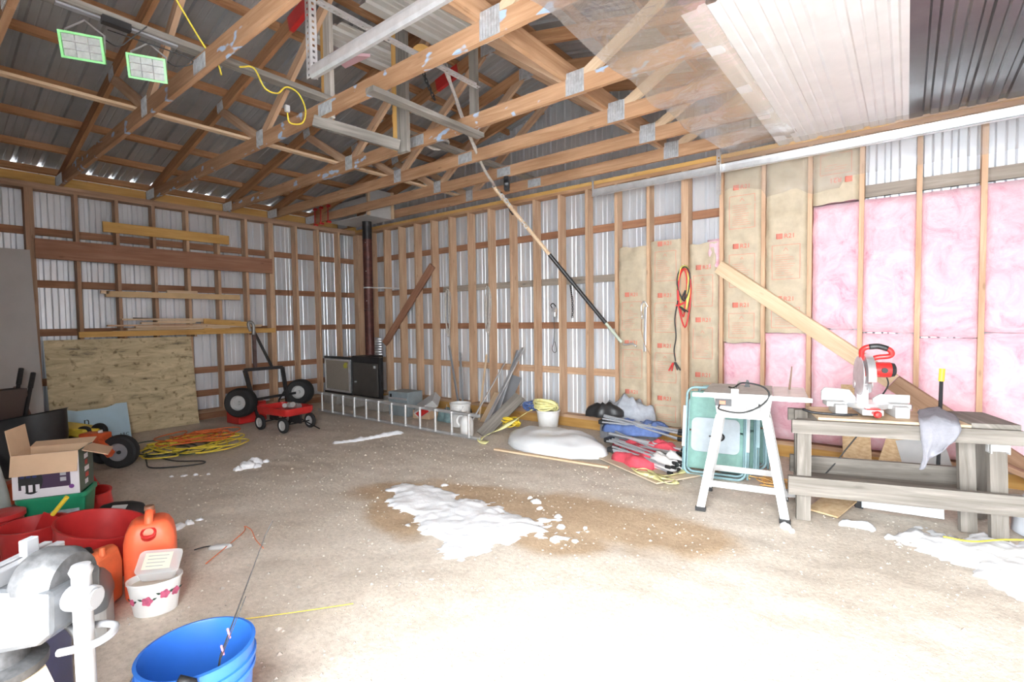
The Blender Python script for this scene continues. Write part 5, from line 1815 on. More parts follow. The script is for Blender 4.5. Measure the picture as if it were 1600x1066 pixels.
wallboard('plank', 'short yellow-orange plank nailed high across the eave wall studs', -3.89, -2.38, 2.605, 2.735, 0.142, 0.036, W_YELLOW)
wallboard('plank', 'long wide reddish-brown plank across the eave wall studs', -4.535, -1.735, 2.21, 2.445, 0.142, 0.038, W_BROWN)
t = thing('moulding', 'long tan cardboard-wrapped moulding on nails below the wide plank', 'moulding', (0.18, -3.1, 1.77))
MB().beam((0.19, -3.9, 1.81), (0.19, -2.27, 1.81), 0.07, 0.075).build('wrapped_bundle', mat('tan_wrap', (0.55, 0.38, 0.2), rough=0.7, var=0.12, vscale=7), t)
MB().beam((0.2, -3.95, 1.835), (0.2, -3.87, 1.83), 0.05, 0.04).build('wood_end', W_PALE, t)
for yy in (-3.74, -2.52):
    MB().cyl((0.14, yy, 1.768), (0.24, yy, 1.768), 0.004, 6).build('nail', M_GALV, t)
wallboard('trim_strip', 'short pale trim piece lying on top of the tan moulding', -3.22, -2.84, 1.85, 1.885, 0.155, 0.04, W_PALE, 'trim')
sh = thing('lumber_rack', 'long yellow-tan board rack shelf on the eave wall holding trim offcuts', 'rack', (0.22, -3.0, 1.27))
MB().beam((0.29, -4.2, 1.297), (0.29, -1.78, 1.297), 0.038, 0.07).build('front_board', W_YELLOW, sh)
MB().beam((0.21, -4.1, 1.275), (0.21, -1.8, 1.275), 0.12, 0.02).build('bottom_board', W_STUDL, sh)
for yy in (-3.73, -2.92, -2.1):
    MB().beam((0.14, yy, 1.25), (0.3, yy, 1.25), 0.03, 0.028).build('bracket', W_STUDL, sh)
rr = random.Random(12)
SL_ = [(-3.95, -2.55, 0), (-3.85, -2.5, 1), (-3.7, -2.45, 2), (-3.6, -2.35, 3), (-3.9, -2.62, 4), (-3.55, -2.9, 5), (-3.35, -2.6, 6), (-3.75, -2.7, 7)]
words_ = ['lowest', 'second', 'third', 'fourth', 'fifth', 'sixth', 'seventh', 'topmost']
for y0, y1, k in SL_:
    col = k % 3
    zc = 1.30 + k * 0.026
    xc = (0.18, 0.205, 0.235)[col]
    o = MB().beam((xc, y0, zc + rr.uniform(-0.002, 0.002)), (xc + rr.uniform(-0.01, 0.01), y1, zc + rr.uniform(-0.002, 0.003)), 0.06, 0.022).build('trim_strip', W_PALE if k % 4 else W_STUD)
    tag(o, '%s pale trim strip in the stack on the lumber rack' % words_[k], 'trim', 'trim strips on the lumber rack')
o = MB().beam((0.2, -3.62, 1.50), (0.2, -2.98, 1.475), 0.03, 0.014).build('metal_strip', M_BLACKM)
tag(o, 'thin dark metal strip on top of the trim strips', 'metal strip')
t = thing('wood_tray', 'shallow yellowish wooden tray with strips at the end of the lumber rack', 'tray', (0.2, -2.4, 1.33))
MB().b2((0.15, -2.8, 1.335), (0.27, -2.2, 1.35)).build('base', W_YELLOW, t)
MB().beam((0.26, -2.8, 1.45), (0.26, -2.2, 1.40), 0.012, 0.07).build('side', W_YELLOW, t)
MB().beam((0.16, -2.8, 1.44), (0.16, -2.25, 1.41), 0.012, 0.1).build('side', W_STUD, t)
for k in range(3):
    MB().beam((0.18 + 0.025 * k, -2.75, 1.362 + 0.012 * k), (0.18 + 0.025 * k, -1.95, 1.362 + 0.01 * k), 0.02, 0.016).build('strip', W_PALE, t)

# ------------------------------------------------------------------ sheets leaning on the eave wall
def ply_mat():
    m = bpy.data.materials.new('weathered_plywood')
    m.use_nodes = True
    nt = m.node_tree
    L = nt.links.new
    b = nt.nodes['Principled BSDF']
    b.inputs['Roughness'].default_value = 0.85
    tc = nd(nt, 'ShaderNodeTexCoord')
    mp = nd(nt, 'ShaderNodeMapping')
    mp.inputs['Scale'].default_value = (1, 1.1, 5)
    L(tc.outputs['Object'], mp.inputs[0])
    n1 = nd(nt, 'ShaderNodeTexNoise', i_Scale=2.2, i_Detail=9.0, i_Roughness=0.7, i_Distortion=0.8)
    L(mp.outputs[0], n1.inputs['Vector'])
    r1 = ramp(nt, [(0.30, (0.13, 0.11, 0.085)), (0.42, (0.44, 0.36, 0.22)), (0.6, (0.64, 0.53, 0.34)), (0.75, (0.70, 0.60, 0.42))])
    L(n1.outputs['Fac'], r1.inputs[0])
    n2 = nd(nt, 'ShaderNodeTexNoise', i_Scale=14.0, i_Detail=5.0)
    L(tc.outputs['Object'], n2.inputs['Vector'])
    r2 = ramp(nt, [(0.3, (0.4, 0.36, 0.3)), (0.42, (1, 1, 1))])
    L(n2.outputs['Fac'], r2.inputs[0])
    mx = nd(nt, 'ShaderNodeMix', data_type='RGBA', blend_type='MULTIPLY')
    mx.inputs[0].default_value = 0.9
    L(r1.outputs[0], mx.inputs[6])
    L(r2.outputs[0], mx.inputs[7])
    L(mx.outputs[2], b.inputs['Base Color'])
    return m


M_PLY = ply_mat()
t = thing('plywood_sheet', 'large weathered plywood sheet leaning on the eave wall', 'plywood', (0.3, -3.72, 0))
MB().beam((0.35, -3.72, 0.0), (0.155, -3.72, 1.235), 1.56, 0.014, (1, 0, 0.15)).build('sheet', M_PLY, t)
t = thing('drywall_sheet', 'tall pale grey wallboard sheet leaning beside the plywood', 'wallboard', (0.5, -5.2, 0))
MB().beam((0.62, -5.2, 0.0), (0.165, -5.2, 2.3), 1.24, 0.013, (1, 0, 0.2)).build('sheet', mat('wallboard_paper', (0.42, 0.40, 0.385), rough=0.9, var=0.05, vscale=4), t)
# pale blue foam offcut
t = thing('foam_board', 'light blue foam board offcut with wavy top edge and black letters', 'foam board', (0.75, -4.15, 0))
Mf = Matrix(((0, 0, -1), (1, 0, 0), (0, 1, 0))).to_4x4()
Mf = TR((0.80, -4.15, 0.0), Matrix.Rotation(R(-14), 4, 'Y') @ Mf)
fp = [(-0.33, 0.0), (0.31, 0.0), (0.30, 0.47)] + [(0.29 - 0.02 * k, 0.47) for k in range(1, 6)] + [(0.16, 0.455), (0.10, 0.435), (0.0, 0.43), (-0.08, 0.432), (-0.18, 0.43), (-0.26, 0.455), (-0.325, 0.47)]
MB().prism(fp, 0.025, Mf).build('board', mat('blue_foam', (0.42, 0.58, 0.68), rough=0.75, var=0.04, vscale=10), t)
for body, sz, px, pz in (('n', 0.12, -0.13, 0.26), ('ARC', 0.05, 0.19, 0.07)):
    lt = bpy.data.objects.new('lettering', text_mesh('foam_lettering', body, sz, M_BLACK))
    COL.objects.link(lt)
    lt.parent = t
    lt.matrix_local = TR((-0.75, 4.15, 0)) @ Mf @ TR((px, pz, -0.0015)) @ Matrix.Scale(-1, 4, (0, 0, 1))
MB().beam(Mf @ Vector((-0.28, 0.26, -0.001)), Mf @ Vector((-0.18, 0.262, -0.001)), 0.001, 0.004).build('small_print', M_BLACK, t)

# ------------------------------------------------------------------ upturned trailer dolly, red box, wagon
t = thing('trailer_dolly', 'black steel dolly with two fat white-hubbed tyres, tongue upright', 'dolly', (1.0, -2.3, 0))
fm = MB()
fm.beam((0.98, -2.57, 0.76), (1.0, -2.04, 0.76), 0.045, 0.045)
fm.build('top_bar', M_BLACKM, t)
MB().beam((0.98, -2.565, 0.76), (1.06, -2.50, 0.33), 0.045, 0.045, (0, 1, 0)).build('side_bar', M_BLACKM, t)
MB().beam((1.0, -2.04, 0.76), (1.04, -1.98, 0.12), 0.045, 0.045, (0, 1, 0)).build('side_bar', M_BLACKM, t)
MB().beam((1.06, -2.50, 0.33), (1.12, -2.45, 0.0), 0.045, 0.03, (0, 1, 0)).build('stand_foot', M_BLACKM, t)
MB().beam((1.06, -2.66, 0.33), (1.02, -1.80, 0.36), 0.035, 0.035).build('axle', M_BLACKM, t)
tn = MB()
tn.beam((0.98, -2.42, 0.78), (0.97, -2.42, 1.3), 0.04, 0.04, (0, 1, 0))
tn.build('tongue', mat('rusty_black', (0.09, 0.05, 0.045), rough=0.6, var=0.4, vscale=12), t)
MB().beam((0.99, -2.19, 0.78), (0.97, -2.41, 1.28), 0.03, 0.03, (0, 1, 0)).build('tongue_brace', M_BLACKM, t)
MB().tube(bez([(0.98, -2.43, 1.25), (0.99, -2.43, 1.38), (0.99, -2.47, 1.43), (0.99, -2.5, 1.4), (0.985, -2.47, 1.3)], 5), 0.022, 8).build('coupler', mat('dull_steel', (0.3, 0.3, 0.29), rough=0.45, metal=0.6), t, smooth='all')
wheel(t, (1.1, -2.68, 0.33), (0.62, -0.78, 0.05), 0.2, 0.19, M_WHITE, 0.5)
wheel(t, (1.05, -1.80, 0.37), (0.62, -0.78, 0.05), 0.19, 0.19, M_WHITE, 0.5)
MB().tube(bez([(1.03, -2.0, 0.45), (1.1, -2.15, 0.3), (1.25, -2.22, 0.28)], 5), 0.012, 6).build('support_rod', M_BLACKM, t, smooth='all')
t = thing('red_box', 'red metal tool box under the dolly tyre', 'tool box', (0.78, -2.47, 0))
MB().box((0.78, -2.47, 0.135), (0.3, 0.42, 0.27), R(38 - 30)).build('body', M_RED, t, bevel=0.012)
MB().box((0.78, -2.47, 0.278), (0.29, 0.41, 0.015), R(8)).build('lid', M_RED, t, bevel=0.006)
t = thing('toy_wagon', 'small red toy wagon with white-hubbed wheels', 'wagon', (1.75, -2.4, 0), rz=R(8), world=False)
mb = MB()
L_, W_ = 0.66, 0.42
for i, (s, z) in enumerate([(0.94, 0.215), (1.0, 0.25), (1.0, 0.305), (1.02, 0.31), (0.99, 0.31), (0.975, 0.235)]):
    for x, y in round_rect(L_ * s, W_ * s, 0.06):
        mb.v.append(Vector((x, y, z)))
n_ = len(round_rect(1, 1, 0.06))
for i in range(5):
    for k in range(n_):
        k2 = (k + 1) % n_
        mb.f.append([i * n_ + k, i * n_ + k2, (i + 1) * n_ + k2, (i + 1) * n_ + k])
mb.f.append(list(range(n_))[::-1])
mb.f.append([5 * n_ + k for k in range(n_)])
mb.uv = [None] * len(mb.f)
mb.build('tray', M_RED, t, smooth=True)
for x in (-0.24, 0.24):
    MB().cyl((x, -0.2, 0.1), (x, 0.2, 0.1), 0.008, 8).build('axle', M_BLACKM, t)
    MB().beam((x, 0, 0.1), (x, 0, 0.215), 0.16, 0.03, (0, 1, 0)).build('bolster', M_BLACKM, t)
    for y in (-0.2, 0.2):
        wheel(t, (x, y, 0.1), (0, -1 if y < 0 else 1, 0), 0.1, 0.045, M_WHITE, 0.62)
MB().tube([(0.33, 0, 0.16), (0.42, 0.02, 0.12), (0.62, 0.05, 0.05)], 0.008, 6).build('pull_handle', M_BLACKM, t)
t = thing('metal_fitting', 'shiny metal fitting lying in the red toy wagon', 'fitting', (1.84, -2.36, 0.24))
mb = MB()
mb.cyl((1.76, -2.36, 0.31), (1.94, -2.3, 0.30), 0.042, 14)
mb.cyl((1.9, -2.33, 0.3), (1.99, -2.42, 0.35), 0.035, 14)
mb.cyl((1.8, -2.4, 0.30), (1.86, -2.46, 0.33), 0.03, 12)
mb.build('pipe_tee', M_ALU, t, smooth=True)

# ------------------------------------------------------------------ extension cords in front of the plywood
tangle('extension_cord', 'heap of yellow extension cord in front of the plywood', 'cord', 1.85, -3.55, 0.62, 0.55, 9, 0.0075, M_YCORD, 21)
tangle('extension_cord', 'orange extension cord running through the yellow heap', 'cord', 1.6, -3.35, 0.42, 0.42, 8, 0.007, M_OCORD, 33, z=0.05)
tangle('extension_cord', 'dark green cord strands at the edge of the yellow heap', 'cord', 1.9, -3.75, 0.55, 0.4, 4, 0.0065, mat('dark_green_cord', (0.03, 0.05, 0.035), rough=0.5), 45)
t = thing('cable_loop', 'single black cable loop on the gravel by the orange wheel', 'cable', (2.5, -4.05, 0))
MB().tube(bez([(1.95, -4.02, 0.02), (2.2, -4.08, 0.015), (2.45, -4.12, 0.012), (2.62, -3.98, 0.012), (2.72, -3.76, 0.012), (2.62, -3.72, 0.012), (2.4, -3.88, 0.012), (2.15, -3.95, 0.02)], 6), 0.007, 6).build('cable', M_DCORD, t, smooth='all')

# ------------------------------------------------------------------ machines in the dark corner
M_ORP = mat('orange_paint', (0.68, 0.10, 0.025), rough=0.45, var=0.2, vscale=9)
t = thing('garden_tiller', 'orange garden tiller with one big rubber tyre', 'tiller', (2.1, -4.35, 0))
wheel(t, (2.15, -4.28, 0.16), (0.75, -0.66, 0), 0.165, 0.1, mat('grey_hub', (0.36, 0.36, 0.38), rough=0.5, metal=0.3), 0.52)
wheel(t, (1.86, -4.34, 0.15), (0.75, -0.66, 0), 0.145, 0.1, M_BLACKM, 0.5)
MB().cyl((1.86, -4.33, 0.155), (2.2, -4.3, 0.16), 0.018, 10).build('axle', M_BLACKM, t)
MB().beam((2.2, -4.36, 0.15), (2.06, -4.43, 0.28), 0.05, 0.07, (0, 0, 1)).build('fork_arm', M_ORP, t, bevel=0.006)
MB().box((1.93, -4.42, 0.30), (0.24, 0.13, 0.09), R(36)).build('engine_deck', M_ORP, t, bevel=0.015)
MB().box((1.9, -4.4, 0.19), (0.22, 0.18, 0.1), R(36)).build('gear_case', M_BLACKM, t, bevel=0.02)
MB().cyl((1.98, -4.39, 0.34), (1.98, -4.39, 0.37), 0.02, 10).build('cap', M_ALU, t)
t = thing('mower_deck', 'small yellow mower with two black wheels beside the blue foam board', 'mower', (1.25, -4.35, 0))
mb = MB()
mb.prism([(-0.28, -0.12), (0.2, -0.12), (0.28, -0.02), (0.24, 0.1), (-0.1, 0.14), (-0.28, 0.12)], 0.09, TR((1.2, -4.45, 0.24), rmat(0, R(6), R(36))))
mb.build('deck', M_YELLOW, t, bevel=0.02)
MB().box((1.2, -4.45, 0.19), (0.42, 0.2, 0.1), R(36)).build('underside', M_BLACK, t, bevel=0.02)
wheel(t, (1.38, -4.4, 0.25), (0.62, -0.78, 0), 0.088, 0.05, M_YELLOW, 0.38)
wheel(t, (1.42, -4.28, 0.27), (0.62, -0.78, 0), 0.085, 0.05, M_YELLOW, 0.38)
for q, (a_, b_) in enumerate([((1.0, -4.5, 0.0), (1.05, -4.47, 0.2)), ((1.3, -4.28, 0.0), (1.22, -4.34, 0.2))]):
    MB().beam(a_, b_, 0.05, 0.05, (0, 1, 0)).build('support', M_BLACKM, t)
t = thing('wheelbarrow', 'black wheelbarrow standing on its nose in the corner, handles up', 'wheelbarrow', (1.5, -4.95, 0))
mb = MB()
Mb = TR((1.62, -4.86, 0.30), rmat(R(0), R(-10), R(38)))
prof = [(0.26, -0.3), (0.33, 0.0), (0.36, 0.24), (0.375, 0.25), (0.345, 0.24), (0.31, 0.0), (0.24, -0.28)]
mb.lathe(prof, 28, Mb, sx=1.0, sy=0.75)
mb.build('tray', M_BLACK, t, smooth=True)
for k, (a_, b_) in enumerate([((1.25, -4.95, 0.3), (0.93, -4.80, 0.95)), ((1.35, -4.88, 0.3), (1.0, -4.72, 0.90))]):
    hb = MB().tube([a_, b_], 0.018, 8).build('handle', M_BLACKM, t, smooth=True)
    v = Vector(b_) - Vector(a_)
    MB().tube([Vector(b_) - v * 0.22, Vector(b_) + v * 0.02], 0.023, 10).build('grip', M_BLACK, hb, smooth=True)
MB().box((1.1, -4.98, 0.62), (0.2, 0.34, 0.3), R(20)).build('wood_panel', mat('dark_brown_board', (0.09, 0.06, 0.05), rough=0.8), t)
slab('wood_prop', 'brown stick leaning between wheelbarrow handles and wallboard', 'stick', (0.75, -4.72, 0.38), (0.03, 0.04, 0.8), (R(14), R(-12), 0), mat('brown_stick', (0.16, 0.1, 0.08), rough=0.8))
o = MB().beam((2.55, -5.35, 0.0), (2.75, -4.9, 0.16), 0.3, 0.16).build('orange_shroud', M_ORP, None, bevel=0.03)
tag(o, 'dim orange machine shroud behind the carton at the frame edge', 'machine')
# ------------------------------------------------------------------ stacked containers at the near left
RZ = R(38.4)
def prod_mat():
    return mat('print_white', (0.74, 0.72, 0.76), rough=0.5)


t = thing('storage_bin', 'green plastic bin with a picture label under the open carton', 'bin', (3.88, -5.02, 0), rz=R(64), world=False)
M_GREEN = mat('green_plastic', (0.02, 0.28, 0.14), rough=0.4, var=0.1, vscale=8)
mb = MB()
for s, z in [(0.86, 0.0), (1.0, 0.29), (1.05, 0.3), (1.05, 0.325), (0.95, 0.325), (0.83, 0.02)]:
    for x, y in round_rect(0.34 * s, 0.26 * s, 0.04):
        mb.v.append(Vector((x, y, z)))
n_ = 24
for i in range(5):
    for k in range(n_):
        k2 = (k + 1) % n_
        mb.f.append([i * n_ + k, i * n_ + k2, (i + 1) * n_ + k2, (i + 1) * n_ + k])
mb.f.append(list(range(n_))[::-1])
mb.f.append([5 * n_ + k for k in range(n_)])
mb.uv = [None] * len(mb.f)
mb.build('tub', M_GREEN, t, smooth=True)
lb = MB().b2((0.0, -0.129, 0.08), (0.14, -0.124, 0.23)).build('picture_label', mat('label_blue_grey', (0.42, 0.50, 0.55), rough=0.5, var=0.3, vscale=16), t)
MB().lathe([(0.001, 0), (0.055, 0), (0.04, 0.006), (0.001, 0.008)], 14, TR((0.075, -0.1295, 0.13), Matrix.Rotation(PI / 2, 4, 'X'))).build('picture_motif', mat('dark_foliage', (0.07, 0.1, 0.06), rough=0.7, var=0.4, vscale=30), lb)
MB().lathe([(0.001, 0), (0.012, 0), (0.001, 0.003)], 10, TR((0.05, -0.1295, 0.205), Matrix.Rotation(PI / 2, 4, 'X'))).build('orange_dot', M_ORANGEP, lb)

bx = thing('carton', 'open cardboard carton printed with a dark appliance, on the green bin', 'carton', (3.87, -5.03, 0.3265), rz=R(62), world=False)
BW, BD, BHh = 0.33, 0.25, 0.275
M_BOXW = prod_mat()
mb = MB()
mb.b2((-BW / 2, -BD / 2, 0), (BW / 2, -BD / 2 + 0.004, BHh))
mb.build('front_wall', M_BOXW, bx)
MB().b2((BW / 2 - 0.004, -BD / 2 + 0.004, 0), (BW / 2, BD / 2, BHh)).build('side_wall', mat('print_dark_green', (0.08, 0.11, 0.085), rough=0.5, var=0.3, vscale=9), bx)
MB().b2((-BW / 2, -BD / 2 + 0.004, 0), (-BW / 2 + 0.004, BD / 2, BHh)).build('side_wall', M_CARD, bx)
MB().b2((-BW / 2 + 0.004, BD / 2 - 0.004, 0), (BW / 2 - 0.004, BD / 2, BHh)).build('back_wall', M_CARD, bx)
MB().b2((-BW / 2 + 0.004, -BD / 2 + 0.004, 0.001), (BW / 2 - 0.004, BD / 2 - 0.004, 0.006)).build('bottom', M_CARD, bx)
# flaps
MB().beam((0, -BD / 2, BHh), (0, -BD / 2 - 0.03, BHh - 0.125), BW, 0.004, (0, 1, 0)).build('flap', M_CARD, bx)
MB().beam((-BW / 2, 0, BHh), (-BW / 2 - 0.02, 0.0, BHh + 0.16), BD, 0.004, (1, 0, 0)).build('flap', M_CARD, bx)
MB().beam((BW / 2, 0, BHh), (BW / 2 + 0.13, 0.02, BHh - 0.05), BD, 0.004, (0, 0, 1)).build('flap', M_CARD, bx)
MB().beam((0, BD / 2, BHh), (0.0, BD / 2 + 0.09, BHh + 0.02), BW, 0.004, (0, 0, 1)).build('flap', M_CARD, bx)
# printed picture: dark round appliance, purple field, thumbnails
fy = -BD / 2 - 0.0012
pm = MB().b2((-0.135, fy, 0.055), (0.12, fy + 0.001, 0.2)).build('print_field', mat('print_purple', (0.05, 0.025, 0.06), rough=0.5), bx)
MB().lathe([(0.001, 0), (0.065, 0), (0.065, 0.001), (0.001, 0.001)], 24, TR((-0.075, fy - 0.0015, 0.11), Matrix.Rotation(PI / 2, 4, 'X')), sx=0.92, sy=1.3).build('appliance_picture', M_BLACK, pm)
for k in range(3):
    MB().b2((-0.12 + k * 0.034, fy - 0.004, 0.04), (-0.1 + k * 0.034, fy - 0.003, 0.085)).build('button_picture', M_BOXW, pm)
    MB().b2((0.07, fy - 0.003, 0.09 + k * 0.036), (0.1, fy - 0.002, 0.115 + k * 0.036)).build('thumbnail', mat('thumb_grey', (0.4, 0.4, 0.42), rough=0.5), pm)
    MB().b2((-0.125 + k * 0.03, fy - 0.004, 0.13), (-0.105 + k * 0.03, fy - 0.003, 0.19)).build('panel_picture', mat('print_navy', (0.02, 0.03, 0.12), rough=0.4), pm)
MB().lathe([(0.001, 0), (0.014, 0), (0.001, 0.001)], 12, TR((0.125, fy - 0.001, 0.05), Matrix.Rotation(PI / 2, 4, 'X'))).build('logo_dot', mat('print_violet', (0.16, 0.05, 0.25), rough=0.5), bx)
for k in range(6):
    MB().b2((BW / 2, -0.03 + 0.01 * (k % 2), 0.03 + k * 0.042), (BW / 2 + 0.001, 0.02 + 0.012 * (k % 3), 0.06 + k * 0.042)).build('print_stripe', M_RED if k % 2 else M_BOXW, bx)
# clear bag at the frame edge
o = heap(3.55, -5.32, 0.0, 0.13, 0.1, 0.5, 0.4, 6, 20, 10, 0.3, 0.04).build('plastic_bag', mat('greyish_bag', (0.45, 0.47, 0.46), rough=0.3, var=0.1, vscale=9), None, smooth='all')
tag(o, 'crumpled translucent grey bag beside the open carton', 'bag')

# red pails, tubs and black helmet-like tank
def tub(name, label, loc, r0, r1, h, m, tilt=(0, 0, 0), cat='bucket', lip=0.008):
    t = thing(name, label, cat, loc, world=False, rot=tilt)
    MB().lathe([(r0, 0.0), (r1, h - 0.012), (r1 + lip, h - 0.01), (r1 + lip, h), (r1 - 0.004, h), (r0 - 0.004, 0.006), (0.001, 0.006)], 32, None, close=False).build('shell', m, t, smooth=True)
    MB().lathe([(r0, 0.0), (0.001, 0.0)], 32, None, close=False).build('base', m, t)
    return t


t = tub('bucket', 'red pail with a toy spade in front of the green bin', (4.3, -5.2, 0), 0.12, 0.155, 0.27, M_REDP)
t = thing('toy_spade', 'red toy spade with yellow handle standing in the red pail', 'toy spade', (4.3, -5.2, 0.2))
MB().beam((4.26, -5.2, 0.07), (4.33, -5.12, 0.3), 0.1, 0.008, (1, -1, 0)).build('blade', M_REDP, t, bevel=0.003)
MB().tube([(4.33, -5.12, 0.3), (4.38, -5.06, 0.4)], 0.012, 8).build('handle', M_YELLOW, t, smooth=True)
t = thing('red_canister', 'round red lid and yellow ring on the bin edge', 'canister', (4.0, -5.28, 0))
MB().lathe([(0.1, 0.0), (0.1, 0.26), (0.11, 0.27), (0.11, 0.295), (0.06, 0.305), (0.001, 0.3)], 24, TR((4.02, -5.3, 0))).build('canister', M_REDP, t, smooth=True)
tub('wash_tub', 'big red tub leaning behind the fallen orange fuel can', (4.68, -5.02, 0.035), 0.17, 0.215, 0.27, M_REDP, (R(-12), R(8), 0), 'tub')
t = thing('gas_cylinder', 'rounded black tank with a white sticker on the gravel', 'tank', (4.08, -4.74, 0), world=False, rot=(0, 0, R(48)))
MB().lathe([(0.001, -0.155), (0.05, -0.145), (0.09, -0.11), (0.105, -0.05), (0.105, 0.05), (0.09, 0.11), (0.05, 0.145), (0.001, 0.155)], 28, TR((0, 0, 0.105), Matrix.Rotation(PI / 2, 4, 'Y'))).build('shell', M_BLACK, t, smooth=True)
MB().box((0.02, -0.055, 0.192), (0.09, 0.035, 0.004), Matrix.Rotation(R(32), 3, 'X')).build('sticker', M_WHITE, t)
tg = MB().box((-0.13, -0.05, 0.14), (0.02, 0.02, 0.02)).build('valve', M_ALU, t)
t = tub('funnel_can', 'glossy red can behind the black tank', (3.55, -4.78, 0), 0.13, 0.1, 0.2, M_RED, (0, R(8), 0), 'can')
t = thing('tubing', 'red tubular frame standing by the carton', 'tube frame', (2.95, -4.72, 0))
MB().tube(bez([(2.72, -4.66, 0.28), (2.78, -4.62, 0.1), (2.88, -4.6, 0.02), (3.05, -4.68, 0.02), (3.1, -4.78, 0.04), (3.0, -4.86, 0.25), (2.9, -4.86, 0.4)], 6), 0.014, 8).build('tube', M_RED, t, smooth='all')

# orange fuel cans
M_JERRY = M_ORANGEP
t = thing('fuel_can', 'tall orange-red fuel can standing upright on the gravel', 'fuel can', (5.12, -4.86, 0), rz=R(70), world=False)


def can_body(mb, w, d, h, M=None):
    M = M or Matrix.Identity(4)
    rows = [(0.93, 0.0), (1.0, 0.015), (1.0, h * 0.62), (0.985, h * 0.72), (0.9, h * 0.84), (0.74, h * 0.93), (0.6, h * 0.96)]
    n = 24
    vs = []
    for s, z in rows:
        for x, y in round_rect(w * (s if s > 0.95 else s), d * (1 if s > 0.9 else (s + 0.1)), min(w, d) * 0.28 * s):
            vs.append(M @ Vector((x, y, z)))
    fs = []
    for i in range(len(rows) - 1):
        for k in range(n):
            k2 = (k + 1) % n
            fs.append((i * n + k, i * n + k2, (i + 1) * n + k2, (i + 1) * n + k))
    fs.append(tuple(range(n - 1, -1, -1)))
    fs.append(tuple((len(rows) - 1) * n + k for k in range(n)))
    mb.add(vs, fs)


mb = MB()
can_body(mb, 0.225, 0.2, 0.40)
mb.build('body', M_JERRY, t, smooth=True)
MB().lathe([(0.034, 0.0), (0.034, 0.028), (0.024, 0.03), (0.022, 0.012), (0.001, 0.01)], 18, TR((0.0, -0.088, 0.325), rmat(R(40), 0, 0))).build('spout_ring', M_RED, t, smooth=True)
MB().tube(bez([(0, -0.07, 0.37), (0, -0.04, 0.415), (0, 0.04, 0.42), (0, 0.1, 0.36)], 5), 0.02, 10).build('handle', M_JERRY, t, smooth='all')
MB().lathe([(0.024, 0), (0.022, 0.022), (0.001, 0.022)], 12, TR((0, 0.0, 0.43))).build('vent_cap', mat('brown_cap', (0.2, 0.09, 0.05), rough=0.5), t, smooth=True)
t = thing('fuel_can', 'faded orange fuel can with long moulded handle, before the big red tub', 'fuel can', (5.03, -5.13, 0), rz=R(42), world=False)
mb = MB()
M_JERRY2 = mat('faded_orange_plastic', (0.74, 0.18, 0.07), rough=0.5, var=0.2, vscale=7)
mb.prism([(-0.2, 0.0), (0.14, 0.0), (0.15, 0.2), (0.13, 0.27), (0.1, 0.29), (0.03, 0.265), (-0.17, 0.2), (-0.21, 0.16)], 0.17, TR((0, 0.085, 0), Matrix.Rotation(PI / 2, 4, 'X')))
mb.build('body', M_JERRY2, t, bevel=0.022, smooth=True)
MB().prism([(-0.16, 0.17), (0.03, 0.222), (0.045, 0.2), (-0.13, 0.15)], 0.012, TR((0, -0.080, 0), Matrix.Rotation(PI / 2, 4, 'X'))).build('handle_recess_shade', mat('orange_shadow', (0.5, 0.09, 0.04), rough=0.6), t)  # darker orange plate, shade of the handle recess put into its colour
MB().lathe([(0.03, 0), (0.03, 0.025), (0.001, 0.025)], 16, TR((0.05, -0.03, 0.275), rmat(R(20), 0, 0))).build('cap', M_BLACK, t, smooth=True)
MB().lathe([(0.016, 0), (0.012, 0.04), (0.001, 0.042)], 12, TR((0.125, -0.03, 0.27))).build('spout', M_JERRY2, t, smooth=True)
# fallen red cap thing behind the bucket
t = thing('red_shovel_blade', 'orange-red plastic scoop lying behind the blue bucket', 'scoop', (6.08, -4.98, 0))
heap(6.07, -4.98, 0.0, 0.19, 0.11, 0.15, R(30), 2, 26, 10, 0.12).build('scoop', mat('scoop_red', (0.62, 0.05, 0.03), rough=0.4, var=0.25, vscale=9), t, smooth='all')

